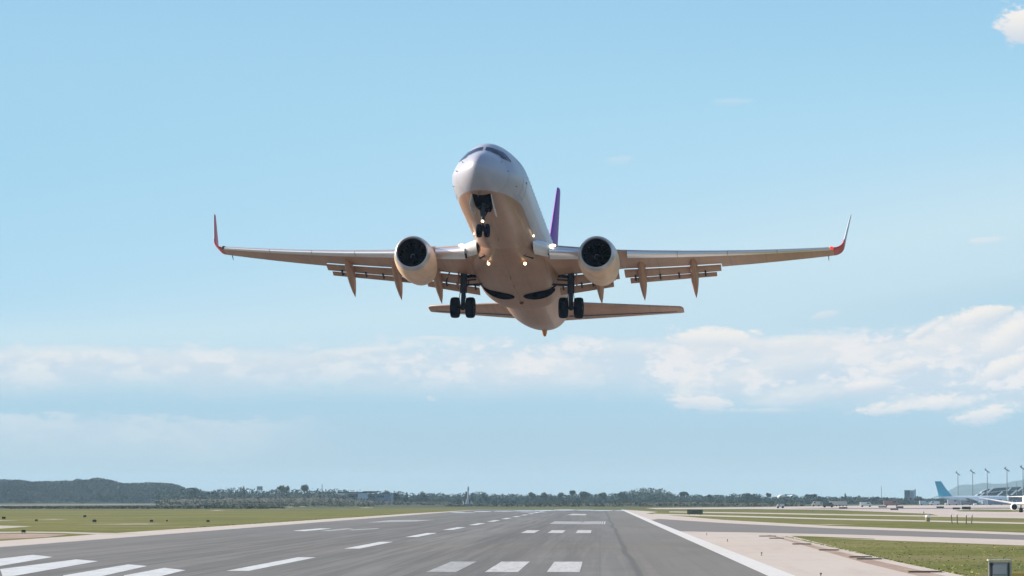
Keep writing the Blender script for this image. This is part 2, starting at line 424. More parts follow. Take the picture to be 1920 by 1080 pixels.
# four broad bars at lower left
for q in ([(-220, 1086), (-60, 1055), (62, 1041), (99, 1045)], [(-160, 1098), (0, 1068), (143, 1049.6), (184, 1053)],
          [(-40, 1110), (118, 1080), (240, 1059), (276, 1062)], [(80, 1112), (232, 1080), (308, 1065.5), (348, 1070)]):
    a, b, c, d = q
    bot_l = (b[0] + 6, b[1] + 16.5)
    gsheet('touchdown_bar', [G(*b), G(*c), G(*d), G(*bot_l)], .018, M_mark)
for q, m_ in (([(548, 995.5), (600, 991), (622, 991.5), (572, 996.3)], M_mark), ([(600, 996), (650, 991), (664, 991.5), (618, 996.5)], M_markf), ([(652, 993.8), (708, 990.6), (712, 991.6), (662, 994.8)], M_markf),
              ([(688, 980), (730, 975.6), (816, 974.8), (780, 978)], M_markf), ([(1030, 982.6), (1040, 977.6), (1092, 978.3), (1090, 983)], M_markf), ([(1062, 966), (1074, 963.6), (1100, 964), (1098, 966.2)], M_markw)):
    gsheet('faded_marking', [G(*p) for p in q], .018, m_)
for k in range(10):
    x0 = -1.93 + 2.42 * k / 9.4
    gsheet('threshold_stripe', [(x0, 388), (x0 + .12, 388), (x0 + .26, 440), (x0 + .14, 440)], .018, M_mark)
gsheet('seam_repair', [(1.6, 122), (2.0, 122), (1.9, 200), (1.7, 200)], .016, M_taxi)

# mirage glare put into pale patches at the far end of the runway
M_shim = mat('mirage_glare', (.55, .62, .66), .35, var=.2, vs=.05)
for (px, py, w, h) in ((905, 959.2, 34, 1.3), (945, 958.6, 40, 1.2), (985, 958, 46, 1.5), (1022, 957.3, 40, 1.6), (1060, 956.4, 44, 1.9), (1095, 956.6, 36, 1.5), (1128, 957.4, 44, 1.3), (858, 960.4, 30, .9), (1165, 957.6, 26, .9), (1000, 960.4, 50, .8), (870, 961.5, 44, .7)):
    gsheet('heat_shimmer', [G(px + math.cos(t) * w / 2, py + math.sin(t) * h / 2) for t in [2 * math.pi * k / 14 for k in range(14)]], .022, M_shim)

# ------------------------------------------------------------------ the airliner taking off
def fuselage_paint(name, belly):
    m = bpy.data.materials.new(name); m.use_nodes = True
    b = m.node_tree.nodes['Principled BSDF']; q = NG(m.node_tree)
    t = q.n('ShaderNodeTexCoord').outputs['Object']; x, y, z = q.sep(t)
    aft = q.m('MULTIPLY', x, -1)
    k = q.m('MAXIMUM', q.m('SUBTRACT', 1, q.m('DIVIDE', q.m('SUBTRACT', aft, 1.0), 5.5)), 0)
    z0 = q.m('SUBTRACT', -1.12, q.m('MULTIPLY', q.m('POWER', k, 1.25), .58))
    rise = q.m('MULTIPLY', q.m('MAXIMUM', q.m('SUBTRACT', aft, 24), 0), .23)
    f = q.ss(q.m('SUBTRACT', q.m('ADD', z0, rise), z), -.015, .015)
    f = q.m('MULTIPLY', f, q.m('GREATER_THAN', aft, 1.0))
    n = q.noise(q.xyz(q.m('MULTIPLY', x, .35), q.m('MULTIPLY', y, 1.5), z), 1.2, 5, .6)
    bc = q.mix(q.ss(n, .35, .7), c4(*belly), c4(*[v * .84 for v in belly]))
    # skin panel joints
    j1 = q.m('ABSOLUTE', q.m('SUBTRACT', q.m('FRACT', q.m('DIVIDE', aft, 2.54)), .5))
    jy = q.m('ABSOLUTE', q.m('SUBTRACT', q.m('FRACT', q.m('DIVIDE', q.m('ADD', y, .31), .62)), .5))
    jl = q.m('MAXIMUM', q.m('MULTIPLY', q.ss(j1, .488, .496), .45), q.m('MULTIPLY', q.m('MULTIPLY', q.ss(jy, .470, .49), .35), f))
    st = q.noise(q.xyz(q.m('MULTIPLY', x, .12), q.m('MULTIPLY', y, 6), 0), 1.0, 4, .65)
    jl = q.m('MAXIMUM', jl, q.m('MULTIPLY', q.m('MULTIPLY', q.ss(st, .52, .7), .3), f))
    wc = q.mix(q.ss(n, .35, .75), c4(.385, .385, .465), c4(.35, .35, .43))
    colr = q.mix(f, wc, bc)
    colr = q.mix(jl, colr, c4(.16, .13, .12))
    q.put(b.inputs['Base Color'], colr)
    b.inputs['Roughness'].default_value = .42; b.inputs['Coat Weight'].default_value = .22; b.inputs['Coat Roughness'].default_value = .12
    return m


BELLY_BOUNCE = (.37, .205, .14)  # separate belly paint, with warm ground bounce put into its colour
M_fus = fuselage_paint('fuselage_paint', BELLY_BOUNCE)


def wing_bounce_paint(name, c, vs=.8):
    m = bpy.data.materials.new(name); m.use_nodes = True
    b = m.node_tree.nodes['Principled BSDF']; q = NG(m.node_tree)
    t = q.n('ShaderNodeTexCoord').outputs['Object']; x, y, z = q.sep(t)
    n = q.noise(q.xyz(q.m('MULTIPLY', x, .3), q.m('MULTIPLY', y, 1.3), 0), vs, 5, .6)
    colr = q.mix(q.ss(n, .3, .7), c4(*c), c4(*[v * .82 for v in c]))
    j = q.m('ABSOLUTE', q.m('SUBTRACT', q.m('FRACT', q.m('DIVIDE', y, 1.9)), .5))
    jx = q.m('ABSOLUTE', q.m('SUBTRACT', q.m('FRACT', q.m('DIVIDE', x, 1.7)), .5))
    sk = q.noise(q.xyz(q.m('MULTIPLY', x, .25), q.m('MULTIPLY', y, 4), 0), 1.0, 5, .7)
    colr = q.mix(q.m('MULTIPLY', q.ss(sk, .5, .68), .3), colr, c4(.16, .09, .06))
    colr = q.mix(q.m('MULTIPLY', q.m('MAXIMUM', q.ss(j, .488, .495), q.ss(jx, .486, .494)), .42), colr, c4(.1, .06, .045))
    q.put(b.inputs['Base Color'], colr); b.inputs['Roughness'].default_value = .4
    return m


M_wing = wing_bounce_paint('wing_bounce_paint', (.47, .265, .175))  # underside bounce light painted in as a warm tan
M_flap = wing_bounce_paint('flap_bounce_paint', (.44, .24, .155), 1.6)
M_metal = mat('leading_edge_metal', (.78, .79, .82), .3, .75)
M_nac = mat('cowling_bounce_paint', (.76, .52, .37), .5, 0, coat=.12, var=.12, vs=1.6)  # orange bounce from the ground put into the cowling colour
M_lip = mat('intake_lip_metal', (.52, .5, .52), .35, .5)
M_in = mat('intake_liner', (.006, .009, .03), .6, spec=.15)
M_fan = mat('fan_blade_metal', (.001, .003, .018), 1, 0, spec=0)
M_dark = mat('cavity_shade', (.002, .003, .012), 1, spec=0)  # shade of hollows, painted as near-black sheets on closed surfaces
M_tyre = mat('tyre_rubber', (.003, .005, .016), .9, spec=.12)
M_rim = mat('wheel_rim', (.12, .13, .16), .45, .6)
M_strut = mat('landing_gear_steel', (.012, .02, .045), .5, .3)
M_purple = mat('purple_fin_paint', (.20, .065, .36), .6)
M_red = mat('red_winglet_paint', (.50, .02, .05), .5, coat=.1)
M_pale = mat('winglet_outer_paint', (.42, .47, .56), .4)
M_white = mat('white_aircraft_paint', (.68, .68, .7), .35, coat=.4)
M_glass = mat('cockpit_glass', (.004, .010, .045), .12, spec=.3)
M_lamp = mat('lit_landing_lamp', (1, .9, .7), .3, emis=(1, .72, .38), es=2.6)
M_lampw = mat('lit_taxi_lamp', (1, .95, .85), .3, emis=(1, .74, .42), es=3.4)
M_housing = mat('lamp_housing', (.6, .32, .12), .4)
M_navr = mat('red_navigation_lamp', (.8, .03, .03), .3, emis=(1, .05, .03), es=.5)
M_navg = mat('green_navigation_lamp', (.01, .06, .04), .3)
M_seam = mat('door_seam', (.16, .16, .22), .6)
M_exh = mat('exhaust_metal', (.22, .19, .17), .35, .8)
M_skid = mat('tail_skid_paint', (.5, .2, .06), .5)
A = lambda aft, y, z: Vector((-aft, y, z))

SECT0 = [(0.0, .03, -.60, -.66), (.06, .19, -.40, -.84), (.18, .34, -.24, -1.02), (.4, .53, -.05, -1.22), (.75, .75, .14, -1.41), (1.2, .98, .33, -1.57), (1.7, 1.18, .53, -1.69), (2.15, 1.34, .70, -1.78),
        (2.5, 1.47, .92, -1.84), (2.9, 1.57, 1.15, -1.89), (3.3, 1.65, 1.34, -1.93), (3.8, 1.73, 1.51, -1.97), (4.5, 1.81, 1.67, -2.01), (5.5, 1.865, 1.80, -2.05), (7, 1.88, 1.885, -2.08), (10, 1.88, 1.885, -2.1),
        (14, 1.88, 1.885, -2.1), (18, 1.88, 1.885, -2.1), (22, 1.88, 1.885, -2.1), (24, 1.88, 1.885, -2.08), (26, 1.88, 1.88, -2.02), (28, 1.85, 1.87, -1.86), (30, 1.75, 1.85, -1.54), (32, 1.53, 1.8, -1.12),
        (34, 1.20, 1.73, -.60), (35.5, .90, 1.65, -.14), (36.8, .56, 1.5, .37), (37.6, .33, 1.33, .68), (38.05, .14, 1.14, .88)]

NZ = lambda a: .62 + a * (1 - .62 / 6) if a < 6 else a       # blunt nose: station 0 sits a little aft
SECT = [(NZ(r_[0]),) + r_[1:] for r_ in SECT0]


def interp(tab, x, k):
    for i in range(len(tab) - 1):
        if x <= tab[i + 1][0]:
            a, b = tab[i], tab[i + 1]; t = (x - a[0]) / (b[0] - a[0]); return a[k] + (b[k] - a[k]) * t
    return tab[-1][k]


def smooth_tab(tab, step):
    # Catmull-Rom through the table for a fair curve
    out = []; n = len(tab)
    for i in range(n - 1):
        p0, p1, p2, p3 = tab[max(i - 1, 0)], tab[i], tab[i + 1], tab[min(i + 2, n - 1)]
        m = max(2, int((p2[0] - p1[0]) / step))
        for j in range(m):
            t = j / m; r_ = [p1[0] + (p2[0] - p1[0]) * t]
            for k in range(1, len(p1)):
                d1 = (p2[k] - p0[k]) / max(p2[0] - p0[0], 1e-6) * (p2[0] - p1[0]); d2 = (p3[k] - p1[k]) / max(p3[0] - p1[0], 1e-6) * (p2[0] - p1[0])
                r_.append((2 * t**3 - 3 * t**2 + 1) * p1[k] + (t**3 - 2 * t**2 + t) * d1 + (-2 * t**3 + 3 * t**2) * p2[k] + (t**3 - t**2) * d2)
            out.append(tuple(r_))
    out.append(tab[-1]); return out


def fus_ring(aft, hw, top_, bot_, n=64):
    zc = (top_ + bot_) / 2 + .06 * min(1, aft / 5)
    # widest line a little above the geometric middle on the constant section
    if aft > 4.5 and aft < 25: zc = -.05
    r_ = []
    for k in range(n):
        t = 2 * math.pi * k / n
        c, s_ = math.cos(t), math.sin(t)
        ex = 1.0
        kn = .26 * math.sin(math.pi * min(1, aft / 6.5)) if aft < 6.5 and s_ > 0 else 0   # crown narrows by the windshield
        y = hw * c * (1 - kn * s_)
        z = zc + (top_ - zc) * abs(s_) ** 1.0 if s_ >= 0 else zc - (zc - bot_) * abs(s_)
        r_.append(A(aft, y, z))
    return r_


QPOS = Vector((-6.05, 183.447, 19.806)); QROT = (R(-.51), R(-11.67), R(-95.2))
plane = bpy.data.objects.new('airliner', None); COL.objects.link(plane)
plane.location = QPOS; plane.rotation_euler = QROT
tag(plane, 'large white jet airliner with bounce-tinted belly and purple tail fin, climbing over the runway', 'airplane')
PM = Matrix.Translation(QPOS) @ Euler(QROT).to_matrix().to_4x4(); PMI = PM.inverted()

mb = MB(); mb.loft([fus_ring(*r_) for r_ in smooth_tab(SECT, .35)])
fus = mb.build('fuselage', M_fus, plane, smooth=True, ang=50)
fus_v, fus_f = mb.v, mb.f

FAIR = [(10.6, .9, -1.75, -2.06), (11.6, 1.1, -1.6, -2.17), (12.6, 1.4, -1.45, -2.26), (13.6, 1.75, -1.3, -2.32), (14.8, 2.1, -1.0, -2.36), (16, 2.24, -.75, -2.38), (18, 2.28, -.75, -2.38), (19.6, 2.28, -.75, -2.38), (21, 2.24, -.8, -2.37), (22, 2.08, -.95, -2.34), (22.8, 1.75, -1.25, -2.27), (23.3, 1.2, -1.6, -2.17), (23.5, .9, -1.8, -2.1)]


def fair_ring(aft, hw, top_, bot_, n=48):
    r_ = []; zc = -1.15
    for k in range(n):
        t = 2 * math.pi * k / n; c, s_ = math.cos(t), math.sin(t)
        y = hw * math.copysign(abs(c) ** .8, c)
        z = zc + (top_ - zc) * abs(s_) ** .8 if s_ >= 0 else zc - (zc - bot_) * abs(s_) ** .8
        r_.append(A(aft, y, z))
    return r_


mf = MB(); mf.loft([fair_ring(*r_) for r_ in smooth_tab(FAIR, .3)])
M_fair = wing_bounce_paint('fairing_bounce_paint', (.37, .205, .14))  # same bounce-warmed tan as the belly
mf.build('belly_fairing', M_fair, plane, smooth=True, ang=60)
bv = [Vector(p) for p in mb.v] + [Vector(p) for p in mf.v]
bf = [list(q_) for q_ in mb.f] + [[i + len(mb.v) for i in q_] for q_ in mf.f]
HULL = BVHTree.FromPolygons(bv, bf)


def stick(px, py):                                 # skin point and normal seen at a photo pixel, aircraft axes
    o = PMI @ CAM; d = (PMI.to_3x3() @ ray(px, py)).normalized()
    h = HULL.ray_cast(o, d)
    if h[0] is None: return None, None
    n = h[1]
    if n.dot(d) > 0: n = -n
    return h[0], n


def skin(aft, y, low=True):                        # skin point straight below or above a plan position
    o = A(aft, y, -6 if low else 6); h = HULL.ray_cast(o, Vector((0, 0, 1 if low else -1)))
    return h[0], (h[1] if h[1].z < 0 else -h[1]) if low else h[1]


def side_skin(aft, z, s_):
    o = A(aft, 6 * s_, z); h = HULL.ray_cast(o, Vector((0, -s_, 0)))
    n = h[1]
    if n.y * s_ < 0: n = -n
    return h[0], n


def skin_patch(name, corners, m, parent, off=.012, nu=6, nv=4, fn=None):
    """a patch that follows the skin; corners are (aft, z) on one side of the body"""
    b = MB(); vs = []
    for i in range(nu + 1):
        for j in range(nv + 1):
            u, v = i / nu, j / nv
            p = [(1 - u) * (1 - v) * corners[0][k] + u * (1 - v) * corners[1][k] + u * v * corners[2][k] + (1 - u) * v * corners[3][k] for k in range(len(corners[0]))]
            h, n = fn(*p); vs.append(h + n * off)
    b.add(vs, [[i * (nv + 1) + j, (i + 1) * (nv + 1) + j, (i + 1) * (nv + 1) + j + 1, i * (nv + 1) + j + 1] for i in range(nu) for j in range(nv)])
    return b.build(name, m, parent, smooth=True)


def ywall(aft, y):                                 # front windshield panes: cast from ahead and above along the nose
    o = Vector((4, y, 3.2 + .0 * aft))
    # target height grows with the given parameter
    tgt = A(NZ(2.6), y, aft)
    h = HULL.ray_cast(o, (tgt - o).normalized())
    return h[0], h[1] if h[1].x > 0 or h[1].z > 0 else -h[1]


for s_ in (1, -1):
    # windshield, then two side panes each side
    fw_ = lambda z, y, s_=s_: ywall(z, y * s_)
    w = skin_patch('cockpit_window', [(.44, .08), (1.02, .08), (.93, .74), (.37, .88)], M_glass, plane, .014, 5, 6, fw_)
    fs_ = lambda aft, z, s_=s_: side_skin(NZ(aft), z, s_)
    skin_patch('cockpit_window', [(2.27, .33), (2.80, .28), (2.84, .9), (2.62, .92)], M_glass, plane, .014, 4, 4, fs_)
    skin_patch('cockpit_window', [(2.88, .28), (3.14, .34), (3.12, .84), (2.92, .9)], M_glass, plane, .014, 4, 4, fs_)
    # cabin windows
    for k in range(40):
        a_ = 6.6 + k * .7
        if 15.2 < a_ < 15.8: continue
        h, n = side_skin(a_, .35, s_)
        b = MB(); b.add([h + n * .008 + A(.115 * math.cos(t), 0, .17 * math.sin(t)) for t in [2 * math.pi * i / 10 for i in range(10)]], [list(range(10))])
        b.build('cabin_window', M_glass, plane)
    # forward door outline: four seams in one part
    b = MB()
    for (a0, z0, a1, z1) in ((4.75, -1.0, 5.65, -1.0), (5.65, -1.0, 5.65, .85), (5.65, .85, 4.75, .85), (4.75, .85, 4.75, -1.0)):
        pts = []
        for i in range(9):
            t = i / 8; h, n = side_skin(a0 + (a1 - a0) * t, z0 + (z1 - z0) * t, s_); pts.append(h + n * .004)
        b.tube(pts, .007, 5)
    h, n = side_skin(5.5, -.15, s_); b.box(h + n * .01, (.2, .05, .05))
    b.build('cabin_door', M_seam, plane)
    # probes and vents on the nose flank
    for (a_, z_) in ((1.75, -.05), (2.0, -.45), (3.4, -.85)):
        h, n = side_skin(NZ(a_), z_, s_); b = MB(); b.tube([h - n * .02, h + n * .06, h + n * .07 + A(-.10, 0, 0)], [.02, .018, .012], 6); b.build('probe', M_seam, plane)


# ---- wings
def le(y): return 13.35 + (y - 1.88) * .60 if y < 5.8 else 15.70 + (y - 5.8) * .524
def te(y): return 20.35 - (y - 1.88) * .09 if y < 5.8 else 20.0 + (y - 5.8) * .284
def wz(y):
    d = max(0, y - 1.88); return -1.38 + .104 * d + .0033 * d * d - .12 * (1.88 - min(y, 1.88))
def wt(y): return .135 - .035 * min(1, y / 12)


def foil(c, t, xf=1.0, n=10, x0=0.0):
    """closed ring of (x,z), upper TE -> LE -> lower TE, chord c, thickness t"""
    def th(x): return 5 * t * (.2969 * math.sqrt(x) - .126 * x - .3516 * x * x + .2843 * x**3 - .1036 * x**4)
    xs = [xf * (1 - math.cos(math.pi * k / (2 * n) * 1.0)) if False else xf * ((k / n) ** 1.8) for k in range(n + 1)]
    up = [(x * c, (th(x) * 1.05 + .012 * math.sin(math.pi * x)) * c) for x in reversed(xs)]
    lo = [(x * c, (-th(x) * .85 + .012 * math.sin(math.pi * x)) * c) for x in xs[1:]]
    return up + lo


def wring(y, s_, xf=1.0, dxa=0, dz=0, k=1.0):
    a0 = le(y); c = te(y) - a0
    return [A(a0 + x + dxa, y * s_, wz(y) + z + dz) for x, z in foil(c * k, wt(y), xf)]


def lowz(y, xfrac):
    c = te(y) - le(y); r_ = foil(c, wt(y), 1.0, 20)
    x = xfrac * c; best = min(r_[21:], key=lambda p: abs(p[0] - x)); return wz(y) + best[1]


XF = .73
for s_ in (1, -1):
    b = MB()
    b.loft([wring(y, s_, XF) for y in (1.0, 1.88, 3, 4.4, 5.8, 7.5, 9.2, 10.9)])
    b.loft([wring(y, s_, 1.0) for y in (10.88, 12.5, 14, 15.5, 16.9)])
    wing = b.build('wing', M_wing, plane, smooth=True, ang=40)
    # slats: bright metal nose sections, slightly drooped
    for (y0, y1) in ((6.15, 8.7), (8.73, 11.3), (11.33, 13.9), (13.93, 16.75)):
        b = MB(); rs = []
        for i in range(5):
            y = y0 + (y1 - y0) * i / 4; c = te(y) - le(y)
            r_ = [(x, z) for x, z in foil(c, wt(y) * 1.12, .13, 7)]
            rs.append([A(le(y) + x - .10, y * s_, wz(y) + z - .045 - .10 * (0.13 * c - x)) for x, z in r_])
        b.loft(rs); b.build('slat', M_metal, wing, smooth=True, ang=50)
    # leading edge fillet and leading-edge flaps inboard of the engine
    b = MB(); rs = []
    for y in (2.25, 2.8, 3.4, 3.95):
        c = te(y) - le(y); r_ = foil(c, wt(y) * 1.25, .085, 7)
        rs.append([A(le(y) + x - .16, y * s_, wz(y) + z - .16) for x, z in r_])
    b.loft(rs); b.build('leading_edge_flap', M_metal, wing, smooth=True, ang=50)
    b = MB(); rs = []
    for y in (1.5, 1.9, 2.2, 2.28):
        c = te(y) - le(y); r_ = foil(c, wt(y) * 1.1, .12, 7)
        rs.append([A(le(y) + x - .05 - .9 * max(0, 2.28 - y), y * s_, wz(y) + z + .02) for x, z in r_])
    b.loft(rs); b.build('wing_root_fillet', M_white, wing, smooth=True, ang=50)
    b = MB(); b.ball(A(13.55, 2.42 * s_, wz(2.4) + .14), (.07, .17, .08), 12, 8); b.build('landing_light', M_lamp, wing)
    # dark sheet for the shade of the opening behind the root leading edge
    b = MB(); y0, y1 = 2.02, 3.0
    b.add([A(le(2.0) + .25, 2.16 * s_, lowz(2.1, .06) - .03), A(le(y1) + .05, 3.25 * s_, lowz(3, .03) - .04), A(le(2.5) + .62, 2.7 * s_, lowz(2.5, .1) - .02), A(le(2.0) + .9, 2.2 * s_, lowz(2.1, .14) - .02)], [[0, 1, 2, 3]])
    b.build('flap_recess', M_dark, wing)
    # flaps
    def flap(y0, y1, c0, c1, gap, drop, dfl, prev=None, name='flap', n=5, m_=M_flap):
        rs = []; tes = []
        for i in range(n):
            t = i / (n - 1); y = y0 + (y1 - y0) * t; c = c0 + (c1 - c0) * t
            if prev is None:
                a0 = le(y) + (te(y) - le(y)) * XF; z0 = lowz(y, XF)
            else: a0, z0 = prev(y)
            a0 += gap; z0 -= drop
            ca, sa = math.cos(R(dfl)), math.sin(R(dfl))
            rs.append([A(a0 + x * ca + z * sa, y * s_, z0 - x * sa + z * ca) for x, z in foil(c, .14, 1.0, 7)])
            tes.append((y, a0 + c * ca, z0 - c * sa))
        bb = MB().loft(rs); o = bb.build(name, m_, wing, smooth=True, ang=50)
        (ya, aa, za), (yb, ab, zb) = tes[0], tes[-1]
        return lambda y: (aa + (ab - aa) * (y - ya) / (yb - ya), za + (zb - za) * (y - ya) / (yb - ya))
    f1 = flap(2.15, 5.45, 1.15, .95, .07, .08, 12)
    f2 = flap(2.2, 5.1, .66, .52, .05, .045, 24, f1)
    f3 = flap(5.75, 10.85, .95, .74, .05, .055, 12)
    f4 = flap(6.0, 10.6, .5, .4, .05, .03, 20, f3)
    # hinge brackets in the slots
    for (f_, ys) in ((f1, (2.4, 3.4, 4.0, 5.0)), (f3, (6.3, 7.6, 8.6, 10.0))):
        for y in ys:
            a_, z_ = f_(y); bb = MB(); bb.tube([A(a_ - .25, y * s_, z_ - .02), A(a_ + .22, y * s_, z_ - .14)], .05, 6); bb.build('flap_bracket', M_strut, wing)
    for y in (2.5, 3.7, 4.9):
        a_ = le(y) + (te(y) - le(y)) * XF; z_ = lowz(y, XF)
        bb = MB(); bb.tube([A(a_ - .1, y * s_, z_), A(a_ + .9, (y + .3) * s_, z_ - .3)], .04, 6); bb.build('flap_bracket', M_strut, wing)
    # flap track fairings: drooping canoes
    for yf in (4.4, 6.7, 9.44):
        a0 = le(yf) + (te(yf) - le(yf)) * XF; z0 = lowz(yf, XF)
        path = [(-1.7, .04, .03), (-1.3, -.03, .14), (-.6, -.14, .22), (0, -.24, .26), (.6, -.40, .265), (1.2, -.66, .22), (1.8, -.95, .13), (2.3, -1.2, .02)]
        bb = MB(); rs = []
        for (u, v, w_) in path:
            rs.append([A(a0 + u, (yf + w_ * .85 * math.cos(t)) * s_, z0 + v + w_ * 1.5 * math.sin(t)) for t in [2 * math.pi * k / 14 for k in range(14)]])
        bb.loft(rs); bb.build('flap_track_fairing', M_flap, wing, smooth=True, ang=60)
    # blended winglet
    bb = MB(); rs = []
    H = 2.42
    for i in range(13):
        t = i / 12
        if t < .38:
            ph = t / .38 * R(80); rr = .62
            y = 16.88 + rr * math.sin(ph) * .95; z = wz(16.88) + rr * (1 - math.cos(ph)); tilt = ph
        else:
            u = (t - .38) / .62; ph = R(80)
            y = 16.88 + .62 * math.sin(ph) * .95 + u * (H - .5) * math.cos(R(80)); z = wz(16.88) + .62 * (1 - math.cos(ph)) + u * (H - .5) * math.sin(R(80)); tilt = ph
        hgt = z - wz(16.88)
        a0 = le(16.88) + .12 * min(1, t / .3) + .62 * hgt; c = (te(16.9) - le(16.9)) * (1 - .12 * t / .38 if t < .38 else .88 - .5 * (t - .38) / .62)
        if t >= 1: a0 += .12; c *= .8
        r_ = []
        for x, zz in foil(c, .085, 1.0, 8): r_.append(A(a0 + x, (y - zz * math.sin(tilt)) * s_, z + zz * math.cos(tilt)))
        rs.append(r_)
    bb.loft(rs)
    for i in range(5, 12):
        for j in (range(0, 16) if s_ > 0 else ()): bb.mi[i * 17 + j] = 1
        for j in (7, 8, 9, 10, 11, 12, 13, 14, 15): bb.mi[i * 17 + j] = 1
    wl = bb.build('winglet', [M_red, M_pale], wing, smooth=True, ang=50)
    bb = MB(); bb.ball(A(le(16.85) - .02, 16.80 * s_, wz(16.8) - .02), (.12, .13, .09), 12, 8)
    bb.build('navigation_light', M_navr if s_ > 0 else M_navg, wing)
    bb = MB(); bb.tube([A(te(16.6), 16.6 * s_, wz(16.6) - .02), A(te(16.6) + .35, 16.6 * s_, wz(16.6) - .16)], [.03, .015], 5); bb.build('static_wick', M_seam, wing)

    # ---- engines
    ey, ez, ea = 4.86 * s_, -1.95, 12.16
    NP = [(0, .80), (.03, .86), (.1, .905), (.3, .965), (.7, 1.03), (1.3, 1.07), (1.9, 1.07), (2.6, 1.02), (3.3, .92), (3.9, .80), (3.92, .76)]
    def ering(u, r_, flat=1.0, sc=.07, n=40):
        o_ = []
        for k in range(n):
            t = 2 * math.pi * k / n; c, s2 = math.cos(t), math.sin(t)
            zf = .955 if s2 < 0 else 1.0
            o_.append(A(ea + u - sc * s2 * r_ * max(0, 1 - u) + .0, ey + r_ * c * 1.0, ez + r_ * s2 * zf))
        return o_
    bb = MB(); bb.loft([ering(u, r_) for u, r_ in smooth_tab([(max(u, i * 1e-4), r_) for i, (u, r_) in enumerate(NP[3:])], .15)], False, True)
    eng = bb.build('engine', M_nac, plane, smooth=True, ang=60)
    bb = MB(); bb.loft([ering(u, r_) for u, r_ in [(.302, .966), (.18, .935), (.1, .905), (.04, .87), (.01, .845), (0, .82), (.015, .80), (.06, .785), (.14, .772)]], False, False)
    bb.build('intake_lip', M_lip, eng, smooth=True, ang=80)
    bb = MB(); bb.loft([ering(u, r_) for u, r_ in [(.14, .772), (.4, .762), (.8, .775), (1.15, .78)]], False, False)
    bb.build('intake_duct', M_in, eng, smooth=True)
    bb = MB(); bb.loft([ering(1.3, .78), ering(1.31, .05)], False, True); bb.cur = 0
    for k in range(24):
        t = 2 * math.pi * k / 24; ct, st = math.cos(t), math.sin(t)
        def P_(r_, w_, u): return A(ea + u, ey + r_ * ct - w_ * st, ez + (r_ * st + w_ * ct) * .98)
        bb.add([P_(.2, -.02, .98), P_(.2, .03, 1.12), P_(.5, .075, 1.12), P_(.765, .11, 1.1), P_(.765, -.03, .98), P_(.5, -.03, .97)], [[0, 1, 2, 3, 4, 5]])
    bb.build('fan', M_fan, eng)
    bb = MB(); bb.loft([[A(ea + u, ey + r_ * math.cos(t), ez + r_ * math.sin(t)) for t in [2 * math.pi * k / 20 for k in range(20)]] for u, r_ in [(.62, .015), (.66, .06), (.75, .11), (.88, .17), (1.0, .21)]])
    sp = bb.build('spinner', M_fan, eng, smooth=True)
    bb = MB(); pts = []
    for k in range(9):
        t = .3 + k * .42; r_ = .05 + .012 * k; pts.append(A(ea + .62 + r_ * .9, ey + r_ * math.cos(t) * 1.08, ez + r_ * math.sin(t) * 1.08))
    bb.tube(pts, .012, 5); bb.build('spinner_spiral', mat('spiral_white', (.35, .37, .42), .5), eng)
    bb = MB(); bb.loft([ering(u, r_) for u, r_ in [(3.7, .6), (4.2, .56), (4.8, .46), (4.85, .42)]], True, True); bb.build('exhaust_nozzle', M_exh, eng, smooth=True, ang=50)
    bb = MB(); bb.loft([ering(u, r_) for u, r_ in [(4.7, .3), (5.1, .2), (5.45, .05)]], True, True); bb.build('exhaust_plug', M_exh, eng, smooth=True)
    bb = MB(); rs = []
    for (u, w_, z0, z1) in ((1.1, .03, -.96, -.88), (1.6, .16, -1.0, -.70), (2.6, .19, -1.15, -.66), (3.8, .19, -1.4, -.75), (5.2, .16, -1.3, -.95), (7.0, .03, -1.15, -1.05)):
        a_ = ea + u; rs.append([A(a_, ey - w_, z0), A(a_, ey + w_, z0), A(a_, ey + w_, z1 - .06), A(a_, ey + w_ * .5, z1), A(a_, ey - w_ * .5, z1), A(a_, ey - w_, z1 - .06)])
    bb.loft(rs); bb.build('pylon', M_white, eng, smooth=True, ang=40)
    # strake, latches, drain marks under the cowling
    bb = MB(); t = R(40); c_, s2 = math.cos(t), math.sin(t); inn = -s_
    p0 = A(ea + 1.0, ey + inn * 1.03 * c_, ez + 1.03 * s2); p1 = A(ea + 1.9, ey + inn * 1.06 * c_, ez + 1.06 * s2); ou = Vector((0, inn * c_, s2))
    bb.add([p0, p1, p1 + ou * .26, p0 + ou * .05 + A(.35, 0, 0), p0 + Vector((0, .02, 0)), p1 + Vector((0, .02, 0)), p1 + ou * .26 + Vector((0, .02, 0)), p0 + ou * .05 + A(.35, .02, 0)], [[0, 1, 2, 3], [7, 6, 5, 4], [0, 3, 7, 4], [3, 2, 6, 7], [2, 1, 5, 6]])
    bb.build('strake', M_nac, eng)
    # ---- main landing gear
    gy, ga, gz = 2.94 * s_, 18.77, -3.22
    bb = MB(); top_z = lowz(2.9, .7) + .3
    bb.tube([A(18.5, 2.9 * s_, top_z), A(18.66, 2.92 * s_, -2.35)], .19, 12)
    bb.tube([A(18.66, 2.92 * s_, -2.3), A(ga, gy, gz + .02)], .12, 12)
    bb.tube([A(ga, gy - .62, gz), A(ga, gy + .62, gz)], .085, 10)
    bb.tube([A(18.66, 2.92 * s_, -2.28), A(18.67, 2.92 * s_, -2.42)], .19, 12)
    bb.ball(A(ga, gy, gz), .15, 10, 6)
    gear = bb.build('main_landing_gear', M_strut, plane, smooth=True, ang=40)
    bb = MB(); bb.tube([A(18.62, 2.9 * s_, -2.0), A(18.6, 1.75 * s_, -1.95)], .06, 8); bb.tube([A(18.6, 2.9 * s_, -1.75), A(18.2, 2.2 * s_, -1.8)], .045, 8); bb.build('side_brace', M_strut, gear, smooth=True)
